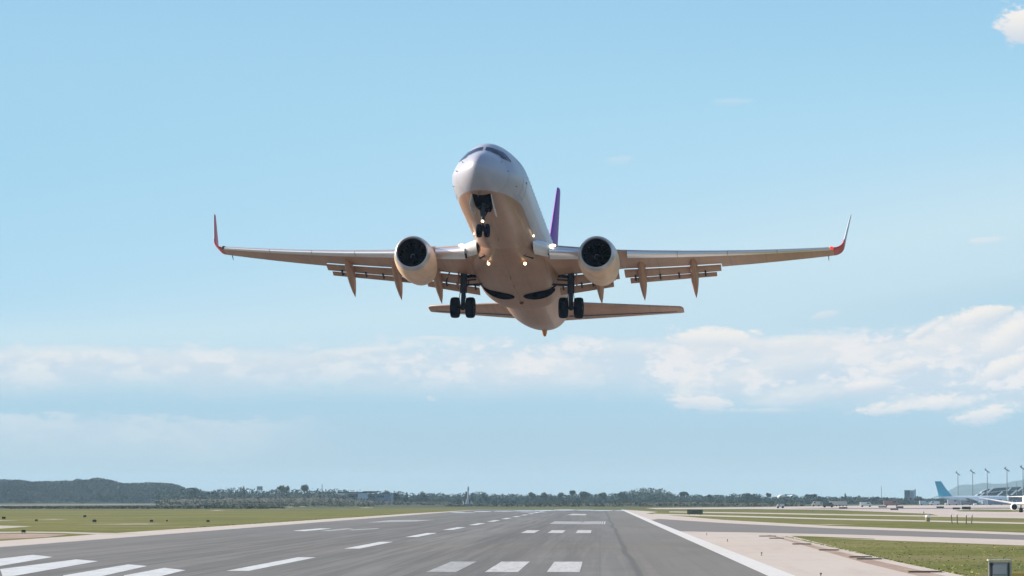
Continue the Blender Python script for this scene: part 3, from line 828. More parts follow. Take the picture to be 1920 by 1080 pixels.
    bb = MB(); bb.tube([A(18.82, gy, -2.42), A(19.2, gy, -2.8), A(18.86, gy, -3.12)], .045, 7); bb.build('torque_link', M_strut, gear, smooth=True)
    bb = MB(); bb.tube([A(18.5, gy + .13, -2.4), A(18.56, gy + .2, -2.9), A(18.7, gy + .3, -3.15)], .02, 6); bb.tube([A(18.5, gy - .13, -2.3), A(18.56, gy - .18, -2.9)], .02, 6); bb.build('brake_hose', M_strut, gear)
    for (w_) in (-.415, .415):
        yy = gy + w_; bb = MB(); rs = []
        for (o_, r_) in ((-.16, .32), (-.2, .42), (-.205, .49), (-.17, .54), (-.09, .563), (0, .568), (.09, .563), (.17, .54), (.205, .49), (.2, .42), (.16, .32)):
            rs.append([A(ga + r_ * math.cos(t), yy + o_ * 1.12, gz + r_ * math.sin(t)) for t in [2 * math.pi * k / 36 for k in range(36)]])
        bb.loft(rs); bb.build('tyre', M_tyre, gear, smooth=True, ang=60)
        bb = MB(); sg = 1 if w_ * 1 > 0 else -1
        for sd_ in (1, -1):
            bb.loft([[A(ga + r_ * math.cos(t), yy + o_ * sd_, gz + r_ * math.sin(t)) for t in [2 * math.pi * k / 24 for k in range(24)]] for o_, r_ in ((.1, .2), (.164, .2), (.168, .31), (.1, .315))])
        bb.build('rim', M_rim, gear, smooth=True, ang=40)
    # door panel carried on the outer side of the strut
    bb = MB(); bb.loft([[A(18.2 + .1 * i, (3.16 + .02 * i) * s_, z_), A(18.95, (3.16 + .02 * i) * s_, z_), A(18.95, (3.2 + .02 * i) * s_, z_), A(18.2 + .1 * i, (3.2 + .02 * i) * s_, z_)] for i, z_ in enumerate((-1.15, -1.5, -1.9, -2.25))])
    bb.build('gear_door', M_flap, gear)
    # wheel well: inner shade as a dark round patch on the flat belly, with its slot
    bb = MB(); rings = []
    for rr in (1, .8, .6, .4, .2, .02):
        rings.append([(lambda hn: hn[0] + hn[1] * .015)(skin(19.6 + .78 * rr * math.sin(t), (1.10 + .86 * rr * math.cos(t)) * s_)) for t in [2 * math.pi * k / 32 for k in range(32)]])
    bb.loft(rings, False, True)
    rings = []
    for i in range(7):
        u = i / 6; rings.append([(lambda hn: hn[0] + hn[1] * .015)(skin(19.05 + .35 * u * v + .3 * (1 - u) * v, (1.6 + .5 * u) * s_)) for v in (-.3, 0, .3, .7)])
    bb.loft(rings, False, False, closed=False)
    pts = [skin(18.75, 1.75 * s_), skin(18.9, 2.06 * s_), skin(19.2, 2.1 * s_), skin(19.35, 1.9 * s_)]
    bb.build('wheel_well', M_dark, plane)
    bb = MB(); bb.box(A(18.75, 2.5 * s_, lowz(2.6, .7) - .05), (.55, 1.1, .12)); bb.build('gear_leg_slot', M_dark, plane)

    # ---- belly air inlet and fixed light
    bb = MB(); P0 = [skin(12.5, .98 * s_), skin(12.55, 1.12 * s_), skin(13.35, 1.62 * s_), skin(13.45, 1.40 * s_)]
    bb.add([h + n * .02 for h, n in P0], [[0, 1, 2, 3]]); bb.build('air_inlet', M_dark, plane)  # inlet shade as a dark patch laid on the skin

# landing lights under the belly, wing inspection lights on the flank
for (px, py, r_) in ((918, 497, .075), (983, 497, .08)):
    h, n = stick(px, py - 6); bb = MB()
    bb.tube([h + n * -.05, h + n * .12], [.13, .11], 12); o = bb.build('landing_light_housing', M_housing, plane, smooth=True)
    dv = (PMI @ CAM - h).normalized()
    bb = MB(); bb.ball(h + n * .14 + Vector((.09, 0, 0)), r_, 12, 8); bb.build('landing_light', M_lampw, plane, smooth=True)
for (px, py, r_) in ((1000, 442, .05), (1007, 452, .035), (889, 438, .04)):
    h, n = stick(px, py)
    if h: bb = MB(); bb.ball(h + n * .01, (r_ * 2, r_, r_ * 1.2), 10, 6); bb.build('inspection_light', M_lampw, plane)

# ---- nose gear and its bay
bb = MB(); rings = []
for i in range(13):
    a_ = 2.25 + 2.1 * i / 12; hw_ = .45 if a_ < 3.6 else .45 - .2 * (a_ - 3.6) / .75
    rings.append([(lambda hn: hn[0] + hn[1] * .015)(skin(a_, hw_ * v)) for v in (-1, -.66, -.33, 0, .33, .66, 1)])
bb.loft(rings, False, False, closed=False); bb.build('nose_wheel_well', M_dark, plane)  # dark sheet over the skin in place of the bay's shade
for s_ in (1, -1):
    bb = MB(); rs = []
    for a_ in (2.35, 3.0, 3.7, 4.3):
        h, n = skin(a_, .47 * s_); d_ = .5 if a_ < 4.2 else .36
        rs.append([h + Vector((0, 0, .03)), h + Vector((0, .10 * s_, -d_)), h + Vector((0, .13 * s_, -d_)), h + Vector((0, .03 * s_, .03))])
    bb.loft(rs); bb.build('nose_gear_door', M_white, plane)
bb = MB(); bb.tube([A(3.15, 0, -1.8), A(3.36, 0, -2.75)], .10, 12); bb.tube([A(3.36, 0, -2.7), A(3.46, 0, -3.2)], .06, 10)
bb.tube([A(3.46, -.26, -3.22), A(3.46, .26, -3.22)], .05, 8)
ng = bb.build('nose_landing_gear', M_strut, plane, smooth=True, ang=40)
bb = MB(); bb.tube([A(3.3, .09, -2.5), A(3.9, .2, -1.95)], .045, 8); bb.tube([A(3.3, -.09, -2.5), A(3.9, -.2, -1.95)], .045, 8); bb.tube([A(3.22, -.24, -2.05), A(3.22, .24, -2.05)], .05, 8); bb.build('drag_brace', M_strut, ng)
bb = MB(); bb.tube([A(3.3, 0, -2.7), A(3.0, 0, -2.92), A(3.38, 0, -3.12)], .035, 7); bb.build('torque_link', M_strut, ng)
bb = MB(); bb.tube([A(3.22, 0, -2.82), A(3.12, 0, -2.84)], [.05, .07], 12); bb.ball(A(3.1, 0, -2.84), (.03, .06, .06), 10, 6); bb.build('taxi_light', M_lampw, ng)
for w_ in (-.2, .2):
    bb = MB(); rs = []
    for (o_, r_) in ((-.1, .18), (-.125, .25), (-.125, .29), (-.09, .335), (0, .35), (.09, .335), (.125, .29), (.125, .25), (.1, .18)):
        rs.append([A(3.46 + r_ * math.cos(t), w_ + o_, -3.22 + r_ * math.sin(t)) for t in [2 * math.pi * k / 28 for k in range(28)]])
    bb.loft(rs); bb.build('tyre', M_tyre, ng, smooth=True, ang=60)
# small belly fittings
for (a_, y_) in ((1.95, .02), (2.05, -.12), (6.5, 0), (9.0, .1), (15.5, 0), (17.2, 0)):
    h, n = skin(a_, y_); bb = MB(); bb.loft([[h + Vector((u, v * .02, 0)) for u, v in ((.12, 0), (0, 1), (-.12, 0), (0, -1))], [h + Vector((u - .08, v * .01, -.16)) for u, v in ((.06, 0), (0, 1), (-.06, 0), (0, -1))]]); bb.build('antenna', M_seam, plane)
h, n = skin(20.9, 0.0); bb = MB(); bb.ball(h, (.16, .14, .12), 12, 8); bb.build('beacon', mat('beacon_lens', (.12, .02, .02), .2), plane, smooth=True)

# ---- tail
def flat_surface(name, st, m_, th=.1, parent=plane, vertical=False, n=8):
    b = MB(); rs = []
    for (sp_, a0, a1, off) in st:
        rs.append([A(a0 + x, z, sp_) if vertical else A(a0 + x, sp_, off + z) for x, z in foil(a1 - a0, th, 1.0, n)])
    b.loft(rs); return b.build(name, m_, parent, smooth=True, ang=50)


fin = flat_surface('tail_fin', [(1.5, 30.8, 37.2, 0), (3.2, 32.45, 37.55, 0), (5.5, 34.3, 38.0, 0), (7.6, 35.95, 38.45, 0), (8.75, 36.85, 38.68, 0), (8.98, 37.15, 38.7, 0), (9.06, 37.5, 38.65, 0)], M_purple, .105, vertical=True)
flat_surface('dorsal_fillet', [(1.75, 26.6, 33.5, 0), (2.3, 29.2, 33.8, 0), (3.2, 32.0, 34.2, 0)], M_purple, .05, fin, True)
for s_ in (1, -1):
    tz = lambda y: .93 + (y - .6) * .123
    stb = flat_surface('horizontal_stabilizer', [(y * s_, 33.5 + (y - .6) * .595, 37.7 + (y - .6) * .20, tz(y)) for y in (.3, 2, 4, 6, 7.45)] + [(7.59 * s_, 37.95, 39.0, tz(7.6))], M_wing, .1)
    bb = MB(); rs = []
    for y in (1.0, 4, 7.2):
        a0, a1 = 33.5 + (y - .6) * .595, 37.7 + (y - .6) * .20; x = a0 + (a1 - a0) * .68
        rs.append([A(x, y * s_, tz(y) - (a1 - a0) * .034), A(x + .05, y * s_, tz(y) - (a1 - a0) * .034 - .004), A(x + .05, y * s_, tz(y)), A(x, y * s_, tz(y))])
    bb.loft(rs); bb.build('elevator_hinge_line', M_seam, stb)
h, n = skin(32.55, 0); bb = MB()
bb.loft([[h + Vector((u * 1.1, v * .16, .05)) for u, v in [(math.cos(t) * .32, math.sin(t)) for t in [2 * math.pi * k / 10 for k in range(10)]]],
         [h + Vector((u * .8 - .1, v * .12, -.18)) for u, v in [(math.cos(t) * .3, math.sin(t)) for t in [2 * math.pi * k / 10 for k in range(10)]]],
         [h + Vector((u * .5 - .2, v * .07, -.27)) for u, v in [(math.cos(t) * .3, math.sin(t)) for t in [2 * math.pi * k / 10 for k in range(10)]]]])
bb.build('tail_skid', M_skid, plane, smooth=True)

# ------------------------------------------------------------------ vegetation
def leaf_cloud(b, c, r, n, size, rnd, squash=1.0):
    for _ in range(n):
        while True:
            x, y, z = rnd.uniform(-1, 1), rnd.uniform(-1, 1), rnd.uniform(-1, 1)
            d = x * x + y * y + z * z
            if .15 < d < 1: break
        p = Vector((c[0] + x * r[0], c[1] + y * r[1], c[2] + z * r[2] * squash))
        n1 = Vector((rnd.gauss(0, 1), rnd.gauss(0, 1), rnd.gauss(.3, 1))).normalized()
        a = n1.orthogonal().normalized() * size * rnd.uniform(.6, 1.3); e = n1.cross(a).normalized() * size * rnd.uniform(.4, .9)
        b.add([p - a, p - e, p + a, p + e], [[0, 1, 2, 3]])  # one leaf clump


def foliage(name, c, c2):
    m = bpy.data.materials.new(name); m.use_nodes = True
    b = m.node_tree.nodes['Principled BSDF']; q = NG(m.node_tree)
    t = q.n('ShaderNodeNewGeometry').outputs['Position']
    n = q.noise(t, .22, 4, .6)
    q.put(b.inputs['Base Color'], q.mix(q.ss(n, .35, .65), c4(*c), c4(*c2)))
    b.inputs['Roughness'].default_value = .8; b.inputs['Specular IOR Level'].default_value = .2
    return m


M_leaf = foliage('tree_foliage', (.012, .034, .03), (.03, .06, .045))
M_leaf2 = foliage('pale_tree_foliage', (.06, .085, .06), (.09, .12, .085))
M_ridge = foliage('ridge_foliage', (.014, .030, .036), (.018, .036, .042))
M_scrub = foliage('scrub_foliage', (.05, .065, .035), (.1, .1, .06))
M_scrubd = foliage('dry_scrub_foliage', (.12, .105, .08), (.07, .08, .05))
M_bark = mat('tree_bark', (.07, .055, .04), .9)


def belt(name, prof, Y, depth, m, dens, size, rnd, base=0, kind='stuff', w=6.0, short=1.0):
    """a wood seen as one mass: crowns packed along a profile of (photo x, photo y of the tops)"""
    b = MB()
    x0, x1 = prof[0][0], prof[-1][0]
    step = w * FPX / Y * .5; px = x0
    while px <= x1:
        for row in range(3):
            yy = Y + row * depth / 3 + rnd.uniform(0, depth / 4)
            pp = px + rnd.uniform(-.5, .5) * step
            ty = interp(prof, min(max(pp, x0), x1), 1)
            h = at(pp, ty, yy).z * (short if row < 2 else 1) * rnd.uniform(.9 if row < 2 else 1.02, 1.12)
            if h < .35: continue
            xg = gx(pp, yy); r = w * rnd.uniform(.45, .7)
            rz = min(h * .5, 1.1 * r)
            leaf_cloud(b, (xg, yy, h - rz), (r, r, rz), dens, size, rnd)
            leaf_cloud(b, (xg, yy, (h - rz) * .5), (r * 1.1, r, max(.5, (h - rz) * .55)), int(dens * .8), size * 1.25, rnd)
        px += step
    # dense heart of the wood so that no ground shows through low down
    n = int((x1 - x0) / (step * .6)); vs = []; fs = []
    for i in range(n + 1):
        pp = x0 + (x1 - x0) * i / n; ty = interp(prof, pp, 1)
        for yy, k in ((Y + depth * .15, 0), (Y + depth * .3, .72), (Y + depth * .7, .8), (Y + depth, 0)):
            vs.append((gx(pp, yy), yy, max(.02, at(pp, ty, yy).z * k * rnd.uniform(.85, 1)) if k else .0))
    for i in range(n):
        for j in range(3): fs.append([i * 4 + j, i * 4 + 4 + j, i * 4 + 5 + j, i * 4 + 1 + j])
    b.add(vs, fs)
    return tag(b.build(name, m), kind=kind)


rnd = random.Random(11)
PROF = [(300, 921), (345, 918), (370, 917), (385, 921), (410, 919), (425, 916), (445, 915), (460, 915), (472, 919), (520, 918), (545, 919), (600, 918.5), (640, 919), (720, 923), (745, 922), (765, 926), (790, 924), (820, 925), (860, 926),
        (905, 923), (930, 928), (960, 927), (1000, 928), (1035, 927), (1055, 927.5), (1120, 926), (1150, 924), (1180, 925), (1215, 923), (1245, 924), (1262, 927), (1300, 928), (1325, 929), (1370, 928), (1400, 926), (1420, 927), (1430, 932),
        (1460, 932), (1510, 930), (1560, 932), (1600, 931), (1640, 933), (1690, 934), (1740, 935), (1800, 934), (1990, 933)]
belt('woodland', PROF, 2300, 110, M_leaf, 74, .62, rnd, w=7)
# lower scrub in front of it, greyer and browner
belt('scrub', [(300, 934), (400, 931), (480, 930), (560, 929), (610, 928), (640, 931), (700, 936), (760, 939), (850, 941)], 1900, 90, M_scrubd, 16, .55, rnd, w=5)
belt('scrub', [(-60, 949.4), (120, 949.4), (270, 948.3), (400, 947.8), (470, 949), (540, 952)], 1090, 45, M_hedge, 22, .25, rnd, w=2.2)
belt('scrub', [(380, 945), (440, 941), (520, 941), (640, 943), (700, 945.5)], 1500, 80, M_scrub, 18, .35, rnd, w=3)
belt('scrub', [(850, 947), (960, 945), (1040, 943), (1140, 943), (1200, 940), (1290, 939), (1400, 941), (1500, 942)], 1500, 90, M_scrub, 14, .45, rnd, w=4)
# wooded ridge on the left, farther away and taller
RPROF = [(-220, 893), (-80, 900), (0, 898), (40, 899), (55, 902), (95, 901), (130, 901), (147, 897), (160, 899), (181, 895), (200, 898), (232, 906), (255, 905), (280, 904), (318, 905), (335, 910), (345, 917), (362, 914), (385, 922), (430, 926)]
hv = []; hf = []
NX, NY = 70, 8
for i in range(NX + 1):
    pp = -220 + 650 * i / NX
    for j in range(NY + 1):
        yy = 2900 + 900 * j / NY; t = math.sin(math.pi * j / NY) ** .7
        h = max(0, at(pp, interp(RPROF, pp, 1), 3300).z - 7) * t
        hv.append((gx(pp, yy), yy, h - .02))
for i in range(NX):
    for j in range(NY): hf.append([i * (NY + 1) + j, (i + 1) * (NY + 1) + j, (i + 1) * (NY + 1) + j + 1, i * (NY + 1) + j + 1])
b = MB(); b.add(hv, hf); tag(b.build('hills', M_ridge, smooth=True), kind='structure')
b = MB(); rnd = random.Random(3)
for _ in range(1500):
    pp = rnd.uniform(-215, 425); j = rnd.uniform(0, .62); yy = 2900 + 900 * j; t = math.sin(math.pi * j) ** .7
    h = max(0, at(pp, interp(RPROF, pp, 1), 3300).z - 7) * t
    r = rnd.uniform(4, 7.5)
    leaf_cloud(b, (gx(pp, yy), yy, h + 3.2), (r, r, rnd.uniform(3.0, 4.2)), 90, .95, rnd)
tag(b.build('forest', M_ridge), kind='stuff')
# far mountains on the right, blue haze put into their colour
MP = [(1600, 938), (1740, 937), (1768, 925), (1784, 917), (1800, 910), (1812, 908), (1825, 909), (1840, 906), (1860, 907), (1885, 907), (1905, 902), (1930, 897), (1990, 894), (2100, 899), (2250, 910)]
vs = []; fs = []; NX, NY = 90, 10
rnd = random.Random(9)
for i in range(NX + 1):
    pp = 1600 + 650 * i / NX
    for j in range(NY + 1):
        yy = 7600 + 2400 * j / NY; t = math.sin(math.pi * j / NY) ** .8
        h = at(pp, interp(MP, pp, 1), 8800).z * t * (1 + .05 * math.sin(i * .9 + j * 2.1) * (1 if j != 5 else 0))
        vs.append((gx(pp, yy), yy, max(-.05, h)))
for i in range(NX):
    for j in range(NY): fs.append([i * (NY + 1) + j, (i + 1) * (NY + 1) + j, (i + 1) * (NY + 1) + j + 1, i * (NY + 1) + j + 1])
b = MB(); b.add(vs, fs); tag(b.build('mountains', mat('mountain_haze_blue', (.035, .085, .10), .95, var=.3, vs=.004), smooth=True), kind='structure')


def make_tree(name, w, h, style, seed, m=M_leaf, loc=(0, 0, 0)):
    """crown of leaf clumps on a tapered trunk with limbs; built at its own size round the origin"""
    rn = random.Random(seed)
    root = bpy.data.objects.new(name, None); COL.objects.link(root); root.location = loc
    b = MB(); b.tube([(0, 0, 0), (.1, 0, h * .35), (-.05, 0, h * .7)], [.035 * h, .026 * h, .012 * h], 7)
    for k in range(5):
        t = k * 1.3 + rn.random(); z0 = h * rn.uniform(.35, .55)
        b.tube([(0, 0, z0), (math.cos(t) * w * .3, math.sin(t) * w * .3, z0 + h * .22)], [.014 * h, .006 * h], 5)
    b.build('trunk', M_bark, root, smooth=True)
    b = MB()
    if style == 'umbrella':
        for k in range(9):
            t = k * 2.4; rr = w * .34 * math.sqrt(k / 9); leaf_cloud(b, (math.cos(t) * rr, math.sin(t) * rr, h * .82 + rn.uniform(-.04, .06) * h), (w * .24, w * .24, h * .14), 60, .35 + .03 * w, rn)
    elif style == 'cone':
        for k in range(8):
            t = k / 8; leaf_cloud(b, (rn.uniform(-.1, .1), 0, h * (.2 + .72 * t)), (w * .5 * (1 - t * .85), w * .5 * (1 - t * .85), h * .12), 60, .35, rn)
    else:
        for k in range(10):
            t = rn.uniform(0, 6.28); rr = w * rn.uniform(.05, .3); leaf_cloud(b, (math.cos(t) * rr, math.sin(t) * rr, h * rn.uniform(.42, .8)), (w * rn.uniform(.18, .3), w * rn.uniform(.18, .3), h * rn.uniform(.12, .2)), 55, .35 + .02 * w, rn)
    b.build('crown', m, root)
    return root


def tree_at(px, ytop, wpx, style, label, Y=2260, m=M_leaf, seed=0):
    p = at(px, ytop, Y); w = wpx * Y / FPX
    t = make_tree({'umbrella': 'umbrella_pine', 'cone': 'conifer', 'round': 'broadleaf_tree'}[style], w, p.z, style, seed + int(px), m, (p.x, Y, 0))
    return tag(t, label, 'tree', 'trees standing out of the far woodland')


TREES = [
 (362, 911, 26, 'round', 'round dark tree at the right foot of the wooded ridge'),
 (457, 909, 12, 'cone', 'small pointed tree left of the pale water tank on the skyline'),
 (530, 911, 26, 'umbrella', 'wide flat-topped tree between the pale water tank and the arched-crown pine'),
 (571, 908.5, 15, 'umbrella', 'small umbrella pine on a bare stem left of the thin dark aerial'),
 (725, 918, 24, 'round', 'bushy tree just beyond the right end of the long white hangar roof'),
 (744, 919, 18, 'round', 'dense tree second to the right of the long white hangar roof'),
 (763, 921, 8, 'cone', 'narrow spiky tree right of the hangar and left of the open woodland'),
 (793, 921, 22, 'round', 'low rounded tree halfway between white hangar and grey mast'),
 (874, 920, 12, 'cone', 'dark pointed tree touching the left side of the grey mast'),
 (908, 922, 14, 'round', 'small rounded tree just right of the grey mast'),
 (998, 920, 17, 'round', 'domed tree above the bright far end of the runway, left of the row of crowns'),
 (1020, 921, 14, 'round', 'small dark crown second from left in the row above the runway end'),
 (1052, 921, 13, 'round', 'narrow crown in the middle of the row above the runway end'),
 (1073, 920, 12, 'umbrella', 'flat crown left of the largest dome above the runway end'),
 (1093, 919, 24, 'round', 'largest domed crown above the far end of the runway'),
 (1130, 922, 20, 'round', 'low spreading tree above where the white edge line vanishes'),
 (1165, 918, 22, 'round', 'tall tree left of the hazy wooded knoll'),
 (1281, 922, 18, 'umbrella', 'spreading tree at the right foot of the hazy wooded knoll'),
 (1332, 925, 14, 'round', 'small tree between the wooded knoll and the broad domed tree'),
 (1407, 922.5, 36, 'round', 'broad domed dark tree left of the white double-roofed hangar'),
 (1441, 924.5, 11, 'umbrella', 'tiny umbrella pine left of the white double-roofed hangar'),
 (1520, 926.5, 24, 'umbrella', 'flat-topped clump right of the white double-roofed hangar'),
 (1537, 929, 11, 'round', 'little round tree right of the flat-topped clump'),
 (1585, 923.5, 8, 'cone', 'slim pale cypress above the baggage carts'),
 (1610, 928, 16, 'cone', 'triangular dark tree right of the slim pale cypress'),
 (1640, 930.5, 24, 'round', 'low round tree left of the thin far antenna'),
 (1722, 929.5, 18, 'round', 'round tree right of the blue-grey control building'),
]
for i, (px, yt, w, st, lb) in enumerate(TREES):
    tree_at(px, yt, w, st, lb, m=M_leaf2 if 'pale' in lb else M_leaf, seed=i)
# hazy wooded knoll behind
belt('woodland', [(1160, 925), (1185, 919), (1200, 917), (1215, 915.5), (1232, 916.5), (1245, 919), (1262, 925)], 3600, 120, M_leaf2, 40, 1.3, random.Random(4), w=9)

# ------------------------------------------------------------------ buildings and masts
M_bw = mat('white_cladding', (.86, .86, .86), .6)
M_bg = mat('grey_cladding', (.2, .24, .29), .6, var=.15, vs=.2)
M_bt = mat('blue_grey_wall', (.012, .075, .12), .95, spec=.05, var=.15, vs=.2)
M_bt2 = mat('pale_blue_wall', (.22, .27, .36), .6)
M_roofd = mat('dark_roof', (.04, .055, .065), .7)
M_pane = mat('dark_pane', (.025, .05, .065), .2)
M_gt = mat('green_glazing', (.012, .06, .075), .7, spec=.15, var=.25, vs=.15)
M_pole = mat('galvanised_steel', (.2, .24, .27), .5, .4)
M_brick = mat('brown_wall', (.22, .15, .12), .8, var=.2, vs=.3)


def world_box(b, px0, px1, y0, y1, Y, dep, zbase=None):
    """box whose front face spans photo x px0..px1 and heights y0 (top) .. y1, at distance Y"""
    xa, xb = gx(px0, Y), gx(px1, Y); zt = at(px0, y0, Y).z; zb = max(0, at(px0, y1, Y).z) if zbase is None else zbase
    return b.box(((xa + xb) / 2, Y + dep / 2, (zt + zb) / 2), (xb - xa, dep, zt - zb))


# long white hangar on the left
Y = 1950; o = empty('hangar', (gx(682, Y), Y, 0), 'long low white-roofed hangar with a pale central block beyond the left grass', 'hangar')
MI = Matrix.Translation(-Vector(o.location))
def part(name, b, m, root, smooth=False):
    ob = b.build(name, m, None, smooth); ob.data.transform(Matrix.Translation(-Vector(root.location))); ob.parent = root; return ob
b = MB(); world_box(b, 634, 700, 922.5, 924.2, Y - 3, 30); world_box(b, 680, 709, 921, 922.4, Y - 4, 30); part('roof', b, M_roofd, o)
b = MB()
for (a, c, y0, y1) in ((633, 652, 924.4, 926.8), (652, 684, 924.4, 925.6), (684, 708, 922.8, 924.4)): world_box(b, a, c, y0, y1, Y - 2, 2)
xs = [gx(v, Y - 2.2) for v in (634, 648, 641)]
b.add([(xs[0], Y - 2.2, at(634, 926, Y).z), (xs[1], Y - 2.2, at(634, 926, Y).z), (xs[2], Y - 2.2, at(634, 929, Y).z), (xs[0], Y - 1, at(634, 926, Y).z), (xs[1], Y - 1, at(634, 926, Y).z), (xs[2], Y - 1, at(634, 929, Y).z)], [[0, 1, 2], [5, 4, 3], [0, 3, 4, 1], [1, 4, 5, 2], [2, 5, 3, 0]])
part('fascia', b, M_bw, o)
b = MB(); world_box(b, 650, 733, 925.6, 946, Y, 24); part('wall', b, M_bg, o)
b = MB(); world_box(b, 671, 689, 925, 936, Y - 5, 10); part('central_block', b, mat('pale_block', (.42, .47, .54), .6), o)
for k, (a, c, y0, y1) in enumerate(((655, 669, 929, 932.5), (691, 703, 929, 934.5), (706, 720, 929, 932.5))):
    b = MB(); world_box(b, a, c, y0, y1, Y - .3, .2); part('window', b, M_pane, o)
for px in (674, 679, 685, 692):
    b = MB(); world_box(b, px, px + 1.5, 936, 946, Y - 4, 1); part('post', b, M_bw, o)

# twin white roofs above the woodland
Y = 2750; o = empty('hangar', (gx(1480, Y), Y, 0), 'white double-roofed hangar with a dark central frame showing over the far trees', 'hangar')
for (a, c) in ((1461, 1475), (1483, 1497)):
    b = MB(); xa, xb = gx(a, Y), gx(c, Y); zt = at(a, 927.5, Y).z; zb = at(a, 931, Y).z
    r0 = [(xa + (xb - xa) * k / 8, Y, zb + (zt - zb) * math.sin(math.pi * (.08 + .84 * k / 8))) for k in range(9)]
    b.loft([[(x, Y, z) for x, y_, z in r0] + [(xb, Y, zb - 1), (xa, Y, zb - 1)], [(x, Y + 25, z) for x, y_, z in r0] + [(xb, Y + 25, zb - 1), (xa, Y + 25, zb - 1)]]); part('roof', b, M_bw, o)
b = MB(); world_box(b, 1462, 1496, 931.4, 946, Y + .5, 24); part('wall', b, M_bg, o)
b = MB(); world_box(b, 1471, 1490, 926.8, 928, Y - 1, 2)
for (a, c) in ((1471.5, 1476.5), (1489.5, 1484.5)):
    b.tube([(gx(a, Y), Y - 1, at(a, 926.4, Y).z), (gx(c, Y), Y - 1, at(c, 931.5, Y).z)], .35, 6)
part('frame', b, M_bg, o)

# control building
Y = 2600; o = empty('control_building', (gx(1706, Y), Y, 0), 'blue-grey block of a control building with a thin mast, left of the turquoise tail', 'building')
b = MB(); world_box(b, 1696.5, 1705.5, 920, 945, Y, 4); part('tower', b, M_bt, o)
b = MB(); world_box(b, 1705.6, 1714.5, 920.5, 940, Y + .4, 4); part('tower', b, M_bt2, o)
b = MB(); world_box(b, 1696.2, 1715, 919, 920, Y - .2, 4.6); part('roof', b, M_roofd, o)
b = MB(); world_box(b, 1715, 1717.2, 917, 940, Y + .2, 1); part('stair_shaft', b, M_bg, o)
b = MB(); world_box(b, 1687, 1741, 937, 947, Y - 6, 12); part('low_wing', b, M_bt, o)
b = MB(); world_box(b, 1686.5, 1741.5, 936.3, 937, Y - 6.5, 13); part('low_roof', b, M_roofd, o)
for k in range(4):
    b = MB(); world_box(b, 1698, 1704, 922.5 + k * 3.6, 924 + k * 3.6, Y - .12, .1); part('window', b, M_pane, o)
for k in range(7):
    b = MB(); world_box(b, 1689 + k * 7.3, 1693.5 + k * 7.3, 939.5, 942, Y - 6.15, .1); part('window', b, M_pane, o)

# terminal: three stepped wave roofs with raking white struts
Y = 2500; o = empty('terminal', (gx(1880, Y), Y, 0), 'green-glazed airport terminal with stepped wave roofs and slanting pale struts at the right', 'terminal')
for k, (pts, dY) in enumerate(([[(1836, 934), (1841, 922), (1850, 917), (1870, 914.5), (1900, 913), (1950, 912.5), (2030, 912), (2120, 913)], 26],
                               [[(1826, 935), (1834, 926.5), (1846, 924), (1860, 923), (1872, 921), (1890, 919), (1950, 918), (2030, 917), (2120, 917)], 12],
                               [[(1818, 936), (1824, 932), (1838, 930.5), (1872, 930), (1905, 929), (1960, 928), (2030, 928), (2120, 928)], 0])):
    YY = Y + dY; front = [(gx(a, YY), YY, at(a, y_, YY).z) for a, y_ in pts]
    g_ = [(front[-1][0], YY, 0), (front[0][0], YY, 0)]
    b = MB(); ring = [(x, y_ + .3, z - .25) for x, y_, z in front] + g_; b.loft([ring, [(x, y_ + 11, z) for x, y_, z in ring]]); part('glazed_wall', b, M_gt, o)
    b = MB(); ring = front + [(x, y_, z - .35) for x, y_, z in reversed(front)]; b.loft([[(x, y_ - 1.5, z + .02) for x, y_, z in ring], [(x, y_ + 12, z + .02) for x, y_, z in ring]]); part('roof', b, mat('terminal_roof', (.2, .27, .31), .5), o)
for (a, y0, c, y1) in ((1837, 931, 1846, 923.5), (1852, 923.5, 1862, 915), (1869, 930.5, 1880, 922), (1888, 921.5, 1896, 914.3), (1895, 929.5, 1906, 920), (1909, 921, 1918, 914), (1925, 929, 1936, 920), (1950, 921, 1960, 914)):
    b = MB(); b.tube([at(a, y0, Y - 2.5), at(c, y1, Y - 2.5)], .55, 6); part('roof_strut', b, mat('strut_white', (.55, .62, .66), .5), o)
for k in range(14):
    px = 1842 + k * 12; b = MB(); world_box(b, px, px + .9, 932, 946, Y - .6, .5); part('mullion', b, M_pole, o)
b = MB(); world_box(b, 1845, 1960, 936.5, 938, Y - 7, 6); part('walkway', b, M_bg, o)


def mast(name, px, ytop, Y, w, label, cat, m=M_pole, extra=None, n=8, grp=None):
    p = at(px, ytop, Y); o = empty(name, (p.x, Y, 0), label, cat, grp)
    b = MB(); b.tube([(0, 0, 0), (0, 0, p.z)], [w, w * .55], n); b.build('pole', m, o, smooth=True)
    if extra: extra(o, p.z)
    return o


def flood_head(o, H):
    b = MB(); b.tube([(-1.3, 0, H + .6), (1.3, 0, H - .9)], .14, 6); b.tube([(0, 0, H - .4), (-.9, 0, H + 1.1)], .1, 6); b.build('crossarm', M_pole, o)
    for k, (x, z) in enumerate(((-1.4, .9), (-.7, .45), (0, .05), (.7, -.4), (1.3, -.8), (-1.0, 1.5))):
        b = MB(); b.box((x, -.3, H + z), (.75, .5, .55), Matrix.Rotation(R(-25), 3, 'X') @ Matrix.Rotation(R(30), 3, 'Y')); b.build('floodlight', M_pole, o)


